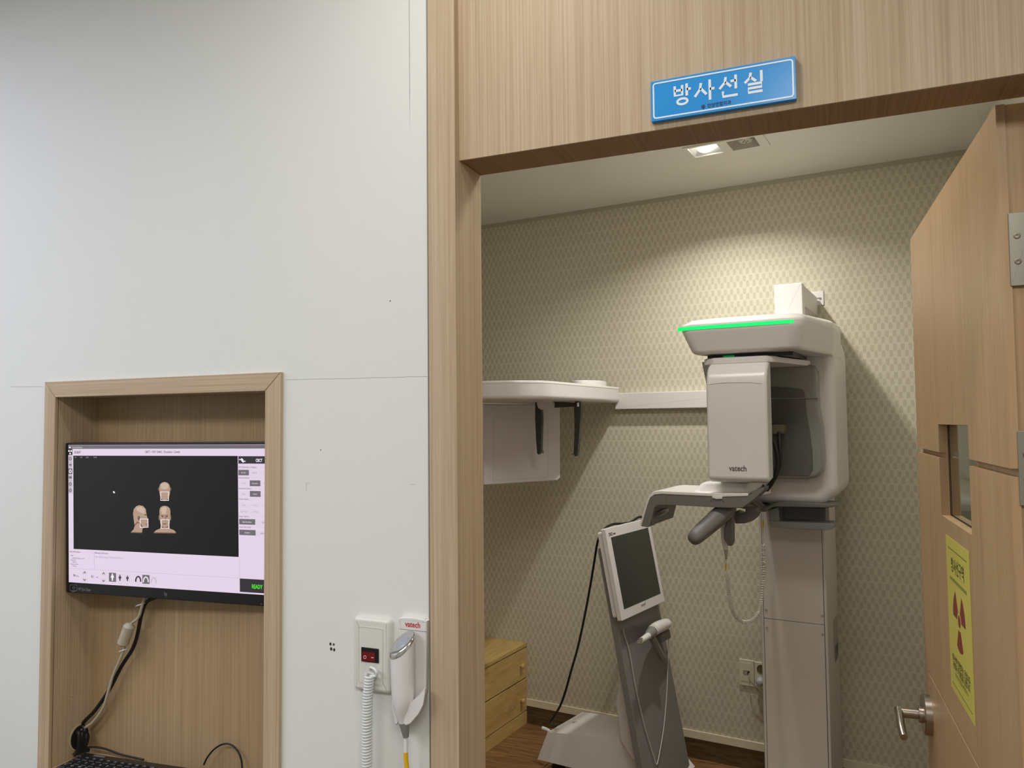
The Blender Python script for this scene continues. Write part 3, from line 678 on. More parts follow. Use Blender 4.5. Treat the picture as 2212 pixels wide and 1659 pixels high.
# cables in the niche
def cab(name, px, r, mt, label, Y=1.30, n=8, cat='cable', extra=None):
    pts = [onY(p[0], p[1], p[2] if len(p) > 2 else Y) for p in px]
    o = tube(pts, r, n, 8).obj(name, mt); tag(o, label, cat); return o
HOLE = FL(hx, hz, .004)
def tocab(name, px, end, r, mt, label, cat='cable'):
    pts = [onY(p[0], p[1], p[2]) for p in px]+end; o = tube(pts, r, 10, 8).obj(name, mt, smooth=60); return tag(o, label, cat)
tocab('power_cable', [(345, 1288, 1.296), (330, 1293, 1.300), (315, 1303, 1.305), (305, 1330, 1.308), (297, 1370, 1.310), (286, 1402, 1.310), (262, 1440, 1.309), (236, 1490, 1.306), (205, 1535, 1.302), (180, 1562, 1.300)],
      [FL(hx+.002, hz+.014, .016), FL(hx, hz+.004, .003)], .0042, black_r, 'thick black cable hanging from the monitor to the hole in the niche side', 'cable')
vg = tocab('video_cable', [(312, 1290, 1.290), (306, 1312, 1.293), (298, 1335, 1.296), (276, 1356, 1.296), (268, 1400, 1.296), (258, 1428, 1.298), (244, 1460, 1.300), (232, 1500, 1.302), (222, 1530, 1.304), (200, 1560, 1.303), (176, 1578, 1.300)],
           [FL(hx+.012, hz+.006, .014), FL(hx+.008, hz, .003)], .0030, beige_c, 'beige video cable with a ferrite bead running down beside the black cable', 'cable')
pf0, pf1 = onY(280, 1350, 1.288), onY(262, 1400, 1.288); axf = (pf1-pf0).normalized()
lathe(Fr(pf0, axf.orthogonal(), axf.cross(axf.orthogonal()), axf), [(.004, -.004), (.0095, 0), (.0122, .003)]+[(.0124-.0006*(i % 2), .006+i*.0034) for i in range(11)]+[(.0122, .046), (.009, .050), (.004, .053)], 20).obj('ferrite_bead', beige_c, vg)
g = Geo()
for p_ in (onY(304, 1306, 1.298), onY(268, 1404, 1.300)):
    tube([p_+Vector((.011*math.cos(a_), .009*math.sin(a_), .004*math.cos(a_))) for a_ in [i*math.pi/6 for i in range(13)]], .0011, 6, 3, g)
g.obj('cable_tie', white_c, vg)
tocab('data_cable', [(168, 1622, 1.292), (195, 1614, 1.300), (225, 1617, 1.306), (262, 1630, 1.310), (310, 1641, 1.316)], [], .0022, black_r, 'thin black cable lying behind the keyboard', 'cable')['_x'] = 0
g = Geo()
for i in range(5):
    dx = .004*(i-2)
    tube([FL(hx+dx*1.2, hz+.012, .004), FL(hx+dx*1.4-.004, hz+.018-.004*i, .018+.003*(i % 2)), FL(hx+dx-.008, hz-.006-.003*i, .020), FL(hx-.012+dx*.6, hz-.022, .016), FL(hx-.006+dx*2, hz-.031, .012+i*.002)], .0045, 8, 6, g)
tag(g.obj('cable_bundle', black_r, smooth=60), 'tangle of black cables pushed through the hole in the niche side', 'cable')
pts = [onY(440, 1652, 1.306), onY(448, 1636, 1.309), onY(462, 1619, 1.311), onY(480, 1608, 1.312), onY(497, 1608, 1.312), onY(512, 1620, 1.312), onY(521, 1640, 1.311), onY(523, 1665, 1.308), onY(520, 1672, 1.30)]
tag(tube(pts, .0019, 8, 8).obj('keyboard_cable', black_r, smooth=60), 'thin black cable arching up in a loop behind the keyboard', 'cable')

# ================================================================ CLINIC WALL: switch plate, coiled cord, exposure handset
def wc(x, y, z=0): return FF.pix(690+x/4.623, 1300+y/4.623, z)
def avg(P, z):
    q_ = [wc(*p, z) for p in P]; return (q_[0][0]+q_[3][0])/2, (q_[1][0]+q_[2][0])/2, (q_[2][1]+q_[3][1])/2, (q_[0][1]+q_[1][1])/2
x0, x1, z0, z1 = avg([(352, 143), (722, 168), (722, 912), (352, 878)], .006)
sp = empty('switch_plate', FF((x0+x1)/2, z0)); tag(sp, 'ivory wall plate with a dark red rocker switch left of the handset', 'switch')
slab(FF, rnd([(x0, z0), (x1, z0), (x1, z1), (x0, z1)], .009, 5), 0, .0115, .008, 5).obj('plate', cream_pl, sp, smooth=60)
a0_, a1_, c0_, c1_ = avg([(392, 248), (632, 266), (632, 828), (392, 800)], .0115)
ribbon(FF, rnd([(a0_, c0_), (a1_, c0_), (a1_, c1_), (a0_, c1_)], .0015, 2), .0009, .0115, .0124, True).obj('inner_rim', cream_pl, sp)
box(FF, a0_+.001, a1_-.001, c0_+.001, c1_-.001, .0115, .0120, r=.0003).obj('insert', cream_pl, sp)
p0, p1 = wc(418, 452, .0135), wc(590, 615, .0135)
sw_ = box(FF, p0[0], p1[0], p1[1], p0[1], .012, .0140, r=.0006).obj('rocker_frame', black, sp)
rr0, rr1 = p0[0]+.0045, p1[0]-.0065; y0_, y1_ = p1[1]+.003, p0[1]-.007
g = Geo(); v_ = [FF(rr0, y0_, .0142), FF(rr1, y0_, .0142), FF(rr1, y1_, .0142), FF(rr0, y1_, .0142), FF(rr0, y0_, .0185), FF(rr1, y0_, .0150), FF(rr1, y1_, .0150), FF(rr0, y1_, .0185)]
g.add(v_, [(0, 1, 2, 3), (4, 5, 6, 7), (0, 1, 5, 4), (2, 3, 7, 6), (0, 3, 7, 4), (1, 2, 6, 5)]); rk = g.obj('rocker', mat('dark_red_rocker', (112, 14, 12), rough=.25, var=0), sw_, smooth=0)
g = Geo(); cxr = rr0+.0062; cyr = (y0_+y1_)/2-.001
ribbon(FF, circ(cxr, cyr, .0026, n=16), .0009, .0178, .0184, True, g); box(FF, cxr+.0125, cxr+.0170, cyr-.0006, cyr+.0006, .0150, .0166, g=g); g.obj('switch_marks', mat('mark_pink', (226, 190, 190), rough=.5, var=0), sw_, smooth=0)
P = [FF(*wc(508, 668, .012), .012), FF(*wc(515, 652, .017), .019), FF(*wc(548, 664, .022), .024), FF(*wc(572, 705, .024), .024), FF(*wc(555, 745, .024), .022), FF(*wc(510, 740, .024), .026)]
g = tube(P, .0025, 8, 6)
cp = [FF(*wc(x, y, .022), .022) for x, y in ((505, 722), (492, 830), (482, 960), (477, 1200), (475, 1450), (475, 1700), (476, 1900))]
coil(cp, .0074, .0024, 40, 6, 12, g)
tag(g.obj('coiled_cord', white_c, smooth=60), 'white coiled cord hanging from the switch plate', 'cord')

# handset cradle
FHn = FF
cr_ = empty('handset_holder', FF(*wc(940, 1250, 0), 0)); tag(cr_, 'white wall cradle with red brand lettering holding the exposure handset', 'holder')
bk = [wc(*p, .008) for p in ((800, 160), (830, 147), (940, 150), (1050, 168), (1078, 190), (1070, 880), (1052, 1020), (1005, 1110), (930, 1205), (860, 1248), (828, 1240), (806, 1130), (802, 600))]
slab(FF, rnd(bk, .002, 2), 0, .011, .003, 3).obj('back_plate', white_gl, cr_, smooth=60)
ribbon(FF, [wc(802, 272, .0115), wc(1066, 300, .0115)], .0005, .0108, .0113).obj('lid_seam', seam_m, cr_, smooth=0)
def taper(P_, za, zm, zc_):
    A_ = [FF(*wc(x, y, za), za) for x, y in P_]; B_ = [FF(*wc(x, y, zm), zm) for x, y in P_]
    c_ = sum((Vector(wc(x, y, zc_)+(0,)) for x, y in P_), Vector())/len(P_)
    C_ = [FF(*(Vector(wc(x, y, zc_)).lerp(c_.xy, .12)), zc_) for x, y in P_]; return Geo().add(*ring_skin([A_, B_, C_]))
taper(rnd([(1060, 850), (1022, 900), (960, 958), (900, 1015), (838, 1062), (823, 1100), (826, 1235), (850, 1250), (902, 1232), (990, 1130), (1045, 1030), (1066, 900)], 8, 3), .009, .036, .041).obj('cradle_arm', white_gl, cr_, smooth=50)
taper(rnd([(735, 958), (722, 985), (718, 1040), (744, 1160), (760, 1228), (775, 1232), (790, 1205), (764, 1100), (752, 1050)], 5, 2), .009, .030, .034).obj('cradle_arm', white_gl, cr_, smooth=50)
p = wc(930, 231, .012); text('vatech', FF, p[0], p[1], .0138, .0114, 'CENTER', sx=.86, bold=.02).obj('brand_lettering', mat('print_red', (196, 48, 48), rough=.4, var=0), cr_, smooth=0)
for x, y in ((938, 436), (926, 716)): xx, zz = wc(x, y, .013); lathe(FF.at(xx, zz, .011), [(.0022, 0), (.0022, .001), (.001, .0016)], 10).obj('screw', steel, cr_)
# handset
hs = empty('exposure_handset', FF(*wc(850, 1350, .03), .03)); tag(hs, 'white exposure handset with a chrome slanted top standing in the wall cradle', 'handset')
prof = [(1212, 838, .0075, .0075), (1130, 830, .0105, .0110), (1060, 833, .0155, .0150), (990, 836, .0190, .0170), (900, 833, .0205, .0178), (700, 829, .0213, .0180), (520, 826, .0220, .0182)]
rings = []
for y, x, rx, ry in prof:
    X, Z = wc(x, y, .034); rings.append([FF(X+rx*math.cos(R_(a_)), Z, .034+ry*math.sin(R_(a_))) for a_ in range(0, 360, 12)])
X, Z = wc(826, 405, .034)
def topz(a_, e=0): return Z+.0105*math.cos(a_)-.0150*math.sin(a_)+e
tr_ = lambda e, s: [FF(X+.0222*s*math.cos(R_(a_)), Z+(.0105*math.cos(R_(a_))-.0150*math.sin(R_(a_)))*s+e, .034+.0184*s*math.sin(R_(a_))) for a_ in range(0, 360, 12)]
rings.append(tr_(-.0075, 1)); Geo().add(*ring_skin(rings)).obj('body', white_gl, hs, smooth=50)
Geo().add(*ring_skin([tr_(-.0073, 1.015), tr_(-.0015, 1.02), tr_(.0008, .94), tr_(.0010, .62), tr_(-.0006, .52)])).obj('chrome_cap', chrome, hs, smooth=50)
Geo().add(*ring_skin([tr_(-.0008, .52), tr_(.0010, .46), tr_(.0012, .3)])).obj('button', mat('button_grey_blue', (150, 156, 166), rough=.25, var=0), hs, smooth=50)
a_, c_ = wc(845, 1205, .034), wc(865, 1352, .034)
tube([FF(*a_, .034), FF(*c_, .034)], lambda t: .0095-.0045*t, 14, 0).obj('strain_relief', grey_pl2, hs)
tube([FF(*wc(x, y, .034), .034) for x, y in ((865, 1350), (864, 1420), (863, 1505))], .0036, 10, 4).obj('cord', white_c, hs)
tube([FF(*wc(x, y, .034), .034) for x, y in ((863, 1500), (864, 1560), (872, 1640), (885, 1740), (890, 1850))], .0040, 10, 4).obj('cord_sleeve', yellow, hs)
g = text('MODEL EXT-04', FF, *wc(760, 1125, .04), .0040, .046, 'LEFT'); 
tag(None, None, None) if False else None
# ================================================================ EXAM ROOM: ceiling fixture
H0 = H
dl = empty('recessed_downlight', b(-.30, .63, H0)); tag(dl, 'twin square recessed ceiling light with only its left bulb lit', 'light')
FC = Fr(B0+ZZ*H0, U, V, -ZZ)         # looking up at the ceiling: x=u, y=v, z=down
alum = mat('reflector_lit_tone', (214, 214, 210), rough=.3, metal=.7, var=0); alum_unlit = mat('reflector_unlit_tone', (186, 182, 168), rough=.35, metal=.3, var=0)  # one reflector metal in a lit and a darker unlit copy, light put into colour
L0, L1, R0, R1 = dlA[0], dlB[0], dlC[0], dlD[0]; v0, v1 = dlA[1], dlA[1]+.118
g = Geo()
for a_ in ((hu0-.006, L0, hv0-.006, hv1+.006), (L1, R0, hv0-.006, hv1+.006), (R1, hu1+.006, hv0-.006, hv1+.006), (L0, L1, hv0-.006, v0), (L0, L1, v1, hv1+.006), (R0, R1, hv0-.006, v0), (R0, R1, v1, hv1+.006)): box(FC, a_[0], a_[1], a_[2], a_[3], 0, .005, g=g)
g.obj('frame', ceil_paint, dl, smooth=0)
for i, (a_, c_) in enumerate(((L0, L1), (R0, R1))):
    cxu, cvu = (a_+c_)/2, (v0+v1)/2; g = Geo()
    def sq(s, z): return [FC(cxu+dx*(c_-a_)/2*s, cvu+dy*(v1-v0)/2*s, z) for dx, dy in ((-1, -1), (1, -1), (1, 1), (-1, 1))]
    g.add(*ring_skin([sq(1, .004), sq(.98, .0), sq(.45, -.055)], cap=False)); v_ = sq(.45, -.055); g.add(v_, [(0, 1, 2, 3)])
    rf = g.obj('reflector', alum if i == 0 else alum_unlit, dl, smooth=0); rf['label'] = 'lit reflector, coloured bright' if i == 0 else 'unlit reflector, coloured darker'
    if i == 0:
        lathe(FC.at(cxu, cvu, 0), [(.010, -.052), (.016, -.040), (.031, -.028), (.036, -.015), (.031, -.001), (.018, .007), (.004, .009)], 20).obj('bulb', mat('lit_bulb', (255, 255, 250), rough=.3, var=0, emit=((255, 252, 240), 6)), dl, smooth=60)
        plo.location = FC(cxu, cvu, .012)
    else:
        g = lathe(FC.at(cxu+.006, cvu-.012, 0), [(.026, -.05), (.028, -.012), (.024, -.008), (.010, -.007), (.004, -.0068)], 20); g.obj('lamp_holder', alum_unlit, dl, smooth=40)
        g = Geo()
        for k in range(3): slab(FC, circ(cxu+.006+.010*math.cos(2.1*k+.5), cvu-.012+.010*math.sin(2.1*k+.5), .003, n=8), -.0068, -.0058, g=g)
        slab(FC, circ(cxu+.006, cvu+.002, .003, n=8), -.0068, -.0058, g=g); g.obj('pin_slots', smoke, dl, smooth=0)
cu_, cv_ = -.63, .70
sd = lathe(FC.at(cu_, cv_, 0), [(.048, 0), (.048, .006), (.040, .012), (.030, .013)], 28).obj('smoke_detector', ceil_paint); tag(sd, 'flat round off white disc on the exam room ceiling behind the lintel', 'detector')

# ================================================================ X-RAY MACHINE
xm = empty('dental_xray_machine', b(-.13, .25, 0)); tag(xm, 'white and grey dental x-ray scanner with a green light strip and side arm', 'x-ray machine')
xm['_o'] = tuple(b(-.13, .25, 0))
def PX(pts, v): return [FB.pix(x, y, v) for x, y in pts]
def obj(g, name, mt, parent=xm, label=None, smooth=40):
    o = g.obj(name, mt, parent, smooth=smooth)
    if label: o['label'] = label
    return o
# column
col = obj(box(FB, -.262, .001, .0, 2.02, .10, .400, r=.014), 'column', col_pl)
obj(box(FB, -.29, .03, 0, .012, .05, .62, r=.01), 'floor_plate', col_pl)
sz = FB.pix(1716, 1343, .404)[1]
for za, zc_ in ((.012, sz-.0008), (sz+.0008, 1.40)):
    cv = obj(box(FB, -.246, -.0135, za, zc_, .398, .4035, r=.0015), 'cover_plate', col_pl, col)
obj(box(FB, -.248, -.0115, .010, 1.40, .3985, .4008), 'cover_gap', seam_m, col)
for x, y in ((1655, 1317), (1776, 1331), (1656.5, 1356), (1777, 1371)):
    u_, z_ = FB.pix(x, y, .404); lathe(FB.at(u_, z_, .4035), [(.0058, 0), (.0058, .0008), (.004, .0014)], 14).obj('cap_screw', mat('cap_tan', (176, 166, 150), rough=.5, var=0), col)
FSd = Fr(B0+U*.001, V*-1, ZZ, U)     # right side face of the column, x = -v
for (xa, ya), (xc, yc), mt_ in (((1799, 1341), (1812, 1402), mat('rating_label', (168, 164, 152), rough=.4, var=.06, vscale=260)), ((1803, 1398), (1811, 1417), mat('rating_label_dark', (120, 112, 104), rough=.4, var=.06))):
    pa, pc = FSd.pix(xa, ya), FSd.pix(xc, yc)
    pa = (max(-.36, min(-.13, pa[0])), pa[1]); pc = (max(-.34, min(-.12, pc[0])), pc[1])
    obj(box(FSd, min(pa[0], pc[0]), max(pa[0], pc[0]), pc[1], pa[1], 0, .0006), 'rating_plate', mt_, col, smooth=0)
pa = FSd.pix(1808, 1375); obj(slab(FSd, circ(max(-.3, min(-.14, pa[0])), pa[1], .012, .006, 12), .0006, .0009), 'rating_plate', mat('lime_sticker', (186, 182, 52), rough=.4, var=0), col, 'yellow sticker', smooth=0)
# cable duct on top
obj(box(FB, -.158, -.056, 2.085, 2.170, .02, .40, r=.003), 'cable_duct', white_pl)
obj(box(FB, -.162, -.052, 1.97, 2.172, .40, .452, r=.005), 'duct_cover', white_pl)
wpl = obj(box(FB, -.165, -.031, 2.136, 2.201, .0, .006, r=.002), 'wall_bracket', white_pl)
obj(slab(FB, rnd([(-.062, 2.166), (-.054, 2.171), (-.042, 2.171), (-.038, 2.163), (-.046, 2.158), (-.050, 2.165)], .002, 2), .006, .0066), 'keyhole_slot', grey_pl2, wpl)
# carriage
co = rnd([(-.236, 1.292), (.020, 1.292), (.0745, 1.345), (.0745, 2.00), (-.236, 2.00)], [.03, .045, .06, .14, .02], 7)
car = obj(slab(FB, co, .22, .60, .035, 5), 'carriage', white_pl, smooth=60)
tp = PX([(1610, 1078), (1622, 1068), (1634, 1080), (1646, 1092), (1656, 1095), (1668, 1089), (1682, 1083.5), (1700, 1083.5), (1803, 1088.5), (1805, 1092), (1798, 1095.5), (1780, 1097), (1682, 1094.5), (1668, 1096), (1660, 1102), (1652, 1106), (1638, 1105), (1622, 1094)], .62)
obj(slab(FB, tp, .50, .625, .004, 2), 'lower_trim', grey_pl, xm, smooth=50)
ty = [FB.pix(1672, 1094, .50), FB.pix(1783, 1098, .50), FB.pix(1784, 1133, .50), FB.pix(1680, 1130, .50)]
trb = obj(slab(FB, ty, .404, .50, .003, 2), 'tray_back', mat('tray_grey', (96, 97, 95), rough=.4, var=.01))
obj(slab(FB, rnd(PX([(1659, 1102), (1682, 1094), (1684, 1129), (1800, 1133), (1803, 1128), (1797, 1122), (1803, 1137), (1796, 1145), (1700, 1141), (1664, 1139)], .60), .001, 1)[::1], .50, .60, .003, 2) if False else
    slab(FB, rnd(PX([(1660, 1124), (1684, 1127), (1795, 1131), (1802, 1136), (1797, 1144), (1782, 1145.5), (1700, 1141), (1664, 1139)], .60), .003, 2), .50, .60, .003, 2), 'tray_lip', grey_pl2, trb)
obj(slab(FB, PX([(1658.5, 1102), (1682, 1094), (1684, 1129), (1662, 1134)], .585), .50, .585, .003, 2), 'tray_post', grey_pl2, trb)
# grey front panel of the carriage / sensor side
gp = PX([(1514, 781), (1530, 776), (1600, 773), (1700, 774), (1757, 790), (1764, 803), (1766, 850), (1768, 885), (1776, 925), (1779, 995), (1776, 1018), (1765, 1031), (1745, 1036), (1600, 1034), (1562, 1010), (1540, 930), (1524, 830)], .66)
gpo = obj(slab(FB, gp, .59, .66, .014, 4), 'sensor_panel', grey_gl, xm, smooth=50)
rp_ = PX([(1630, 835), (1700, 836), (1735, 841), (1740, 862), (1743, 895), (1750, 935), (1755, 975), (1756, 1015), (1748, 1028), (1630, 1026)], .661)
obj(slab(FB, rnd(rp_, .006, 3), .655, .664, .002, 2), 'sensor_window', grey_dk, gpo)
obj(ribbon(FB, PX([(1660, 861), (1767, 859.5)], .667), .0022, .655, .6665), 'panel_seam', mat('seam_light', (150, 148, 138), rough=.4, var=0), gpo, smooth=0)
# top arm
def arm_ring(z, d, dz=0):
    P_ = rnd([(-.403+d, 1.0-d), (.030-d*.6, 1.0-d), (.082-d*.2, .62), (.078, .34), (-.232, .34), (-.262+d*.3, .60)], [.035, .06, .12, .05, .03, .12], 6)
    return [FB(p[0], z, p[1]) for p in P_]
zB = 1.858
ta = obj(Geo().add(*ring_skin([arm_ring(zB, .045), arm_ring(zB+.004, .034), arm_ring(zB+.014, .027), arm_ring(1.934, .004), arm_ring(1.944, 0), arm_ring(1.958, 0)])), 'top_arm', white_pl, xm, smooth=60)
obj(Geo().add(*ring_skin([arm_ring(1.958, .001), arm_ring(1.966, .004), arm_ring(1.982, .028), arm_ring(1.990, .07)])), 'top_cover', white_gl, ta, smooth=60)
led = [(-.403, .955), (-.4035, .972), (-.401, .988), (-.392, .997), (-.375, 1.0), (-.2, 1.0), (-.02, 1.0), (.000, .995), (.014, .985)]
g = Geo(); n_ = len(led); cL = Vector((-.19, .8))
Lf = [Vector(p)+(Vector(p)-cL).normalized()*.0022 for p in led]; Lb = [Vector(p)-(Vector(p)-cL).normalized()*.01 for p in led]
rg = []
for i in range(n_): zz = .0062 if 0 < i < n_-1 else .002; rg.append([FB(Lb[i].x, 1.951-zz, Lb[i].y), FB(Lf[i].x, 1.951-zz, Lf[i].y), FB(Lf[i].x, 1.951+zz, Lf[i].y), FB(Lb[i].x, 1.951+zz, Lb[i].y)])
g.add(*ring_skin(rg)); obj(g, 'light_strip', mat('green_led', (10, 60, 40), rough=.4, var=0, emit=((0, 238, 112), 1.15)), ta, 'glowing green light strip', smooth=50)
obj(box(Fr(B0, U, V, ZZ), -.32, -.02, .60, .90, zB-.014, zB+.002), 'turntable_gap', black, ta, smooth=0)
obj(box(FB, -.262, -.222, zB-.010, zB-.004, .90, .903), 'strip_reflection', mat('green_reflection_glow', (4, 40, 20), rough=.4, var=0, emit=((0, 120, 60), .8)), ta, 'green reflection of the light strip', smooth=0)  # glowing green sliver painted as the strip's reflection in the black gap
# gantry: bridge and tube head
bp_ = [(-.325, .93), (-.285, .955), (-.10, .955), (-.075, .93), (.002, .615), (-.30, .615)]
def br(z, d): return [FB(p[0], z, p[1]) for p in inset(rnd(bp_, [.01, .02, .02, .04, .02, .02], 4), d)]
gb = obj(Geo().add(*ring_skin([br(1.820, .003), br(1.823, 0), br(1.840, 0), br(1.844, .006)])), 'bridge', white_pl, xm, smooth=50)
prof = [(.915, 1.412), (.978, 1.402), (.992, 1.410), (1.0, 1.425)]+[(1.0, 1.60), (1.0, 1.745), (.995, 1.772), (.983, 1.797), (.966, 1.814), (.945, 1.824), (.925, 1.828), (.915, 1.828)]
FP2 = Fr(B0, V, ZZ, U)      # x=v, y=z, z=u
# the head narrows very slightly towards the bottom
hd = slab(FP2, prof, -.302, -.092, .012, 4, back=True)
th_ = obj(hd, 'tube_head', white_gl, xm, smooth=50)
obj(ribbon(FB, [FB.pix(x, y, 1.001) for x, y in ((1531, 831), (1550, 828), (1580, 826.5), (1620, 826.5), (1646, 829))], .0011, .9990, 1.0004), 'front_seam', mat('seam_soft', (150, 142, 138), rough=.6, var=0), th_, smooth=0)
p = FB.pix(1594, 1012, 1.0); obj(text('vatech', FB, p[0], p[1], .0275, 1.0012, 'CENTER', sx=.84, bold=.02), 'brand_lettering', mat('print_grey', (104, 98, 96), rough=.4, var=0), th_, smooth=0)
obj(slab(FP2, [(.83, 1.43), (.90, 1.43), (.90, 1.815), (.83, 1.815)], -.285, -.125, .01, 2, back=True), 'head_core', grey_pl, th_)
# hoses beside the head
FV = .86
obj(slab(FB, PX([(1655, 918), (1692, 917), (1693, 926), (1690, 937), (1655, 938)], .72), .665, .72, .003, 2), 'hose_clamp', mat('olive_block', (112, 106, 84), rough=.6, var=.02), xm)
hp = lambda pts: [FB(*FB.pix(x, y, v), v) for x, y, v in pts]
g = tube(hp([(1660, 930, .74), (1668, 945, .76), (1676, 972, .77), (1679, 1000, .77), (1674, 1028, .77), (1661, 1050, .77), (1649, 1062, .76)]), .0080, 10, 6)
tube(hp([(1683, 934, .72), (1684, 960, .74), (1685, 990, .75), (1681, 1014, .75), (1669, 1040, .75), (1655, 1060, .75)]), .0080, 10, 6, g)
obj(g, 'hose', black_r, xm, 'pair of black hoses')
obj(tube(hp([(1648, 1052, .78), (1634, 1058, .80), (1618, 1062, .82)]), lambda t: .017-.006*abs(t-.4), 12, 3), 'hose_connector', black, xm)
# positioning arm with hand grips
vA = .98
ga_ = PX([(1384, 1137), (1398, 1090), (1404, 1075), (1413, 1068.5), (1430, 1067), (1560, 1073), (1618, 1071), (1640, 1056), (1650, 1052), (1650, 1060), (1628, 1080), (1604, 1097), (1560, 1097), (1450, 1091), (1421, 1091), (1414, 1096), (1404, 1134), (1399, 1139)], vA)
pa_ = obj(slab(FB, ga_, .90, vA, .003, 2), 'support_arm', grey_pl, xm, smooth=45)
wl_ = PX([(1382, 1134), (1396, 1084), (1401, 1071), (1412, 1061.5), (1428, 1060), (1560, 1066), (1616, 1066), (1616, 1072), (1560, 1073.5), (1430, 1067.5), (1414, 1068.8), (1404.5, 1075.5), (1398.5, 1090), (1385, 1137)], vA+.002)
obj(slab(FB, wl_, .70, vA+.003, .0025, 2), 'white_cover', white_gl, pa_, smooth=50)
lg_ = PX([(1385, 1136), (1398.5, 1090), (1404, 1076), (1413, 1070), (1421, 1071), (1421, 1091), (1414, 1096), (1404, 1136)], vA-.004)
obj(slab(FB, lg_, .70, vA-.004, .003, 2, back=True), 'side_grip', grey_pl, pa_, smooth=45)
# side grip's hole: a solid dark insert, its shade put into the colour
P_ = [FB(*FB.pix(1415, 1112, .95), .95), FB(*FB.pix(1428, 1106, .88), .88), FB(*FB.pix(1440, 1101, .80), .80)]
obj(tube(P_, lambda t: .014-.02*(t-.5)**2, 10, 4), 'grip_opening_shade', grey_dk, pa_, 'dark insert standing for the shaded hole of the side grip')
def ped(z, d, pts=PX([(1484, 1062), (1612, 1066)], .93)):
    l, r_ = pts[0][0], pts[1][0]
    P_ = rnd([(l+d*1.5, .93-d*.6), (r_-d*.1, .93-d*.6), (r_+.05, .70), (l+.03+d, .70)], .03, 5); return [FB(p[0], z, p[1]) for p in P_]
obj(Geo().add(*ring_skin([ped(1.345, -.01), ped(1.352, .0), ped(1.372, .018), ped(1.385, .026), ped(1.392, .034), ped(1.395, .05)])), 'pedestal', white_gl, pa_, smooth=60)
obj(slab(FB, rnd(PX([(1540, 1070), (1561, 1071), (1561, 1077.5), (1548, 1078), (1538, 1075)], vA), .002, 2), vA, vA+.006, .002, 2), 'slide_knob', white_gl, pa_)
g = Geo()
for i in range(9): x, y = 1535.5+i*3.4, 1082.5+i*.08; ww = .0010 if i in (0, 8) else .0006; u_, z_ = FB.pix(x, y, vA); box(FB, u_-ww, u_+ww, z_-ww*(3 if i in (0, 8) else 1), z_+ww*(3 if i in (0, 8) else 1), vA, vA+.0004, g=g)
obj(g, 'scale_marks', smoke, pa_, smooth=0)
p = FB.pix(1441, 1080, vA); obj(ribbon(FB, PX([(1439, 1069), (1439.5, 1091)], vA), .0007, vA-.001, vA+.0003), 'arm_seam', smoke, pa_, smooth=0)
def superring(c, ax, ay, ra, rb, n=20, e=.7):
    out = []
    for k in range(n):
        t = 2*math.pi*k/n; cs, sn = math.cos(t), math.sin(t)
        out.append(c+ax*(ra*math.copysign(abs(cs)**e, cs))+ay*(rb*math.copysign(abs(sn)**e, sn)))
    return out
C0 = FB(*FB.pix(1568, 1102, .90), .90); C1 = FB(*FB.pix(1493, 1168, 1.03), 1.03); dv = (C1-C0).normalized()
ax_ = (dv.cross(V)).normalized(); ay_ = dv.cross(ax_).normalized(); rg = []
for t, ra, rb in ((-.10, .028, .040), (0, .031, .044), (.25, .032, .044), (.6, .030, .038), (.88, .027, .030), (.96, .022, .024), (1.0, .014, .015), (1.015, .005, .006)):
    rg.append(superring(C0.lerp(C1, t), ax_, ay_, ra, rb))
obj(Geo().add(*ring_skin(rg)), 'hand_grip', grey_pl, xm, smooth=60)
ch = PX([(1588, 1131), (1584, 1108), (1590, 1104), (1600, 1108.5), (1609, 1108), (1610, 1100), (1600, 1098), (1585, 1097), (1597, 1092), (1620, 1094), (1634, 1101), (1637, 1108), (1632, 1118), (1622, 1127), (1608, 1131)], .80)
obj(slab(FB, ch, .74, .80, .003, 2), 'cable_hook', grey_pl, xm, smooth=45)
# junction between the arm and the carriage
P_ = [FB(*FB.pix(1600, 1086, .92), .92), FB(*FB.pix(1622, 1076, .82), .82), FB(*FB.pix(1640, 1088, .68), .68), FB(*FB.pix(1650, 1098, .58), .58)]
obj(tube(P_, .011, 10, 5), 'arm_bracket', grey_pl, xm)
P_ = [FB(*FB.pix(1618, 1076, .90), .90), FB(*FB.pix(1634, 1066, .86), .86), FB(*FB.pix(1648, 1056, .80), .80)]
obj(tube(P_, .009, 8, 4), 'arm_bracket', grey_pl, xm)

# cephalometric arm
cph = empty('side_arm', b(-1.0, .05, 1.7)); cph.parent = xm; cph.location = Vector(cph['_o'])-Vector(xm['_o'])
ce = cph; ce['label'] = 'long side arm carrying the head positioner'
b0_ = FB.pix(1400, 847.5, .045); b1_ = FB.pix(1400, 883, .045)
obj(box(FB, -1.035, -.20, b1_[1], b0_[1], .0, .045, r=.004), 'arm_beam', white_pl, ce)
cpl = rnd([(-1.010, .035), (-1.010, .835), (-1.085, .945), (-1.24, .985), (-1.47, .94), (-1.47, .035)], [.02, .12, .16, .2, .05, .02], 6)
def cr2(z, d): return [FB(p[0], z, p[1]) for p in inset(cpl, d)]
hb = obj(Geo().add(*ring_skin([cr2(1.712, .02), cr2(1.714, .010), cr2(1.722, .002), cr2(1.732, 0), cr2(1.781, 0)])), 'head_support', white_pl, ce, smooth=60)
obj(Geo().add(*ring_skin([cr2(1.7815, -.001), cr2(1.7895, -.001), cr2(1.792, .003), cr2(1.794, .03)])), 'support_lid', white_gl, ce, smooth=60)
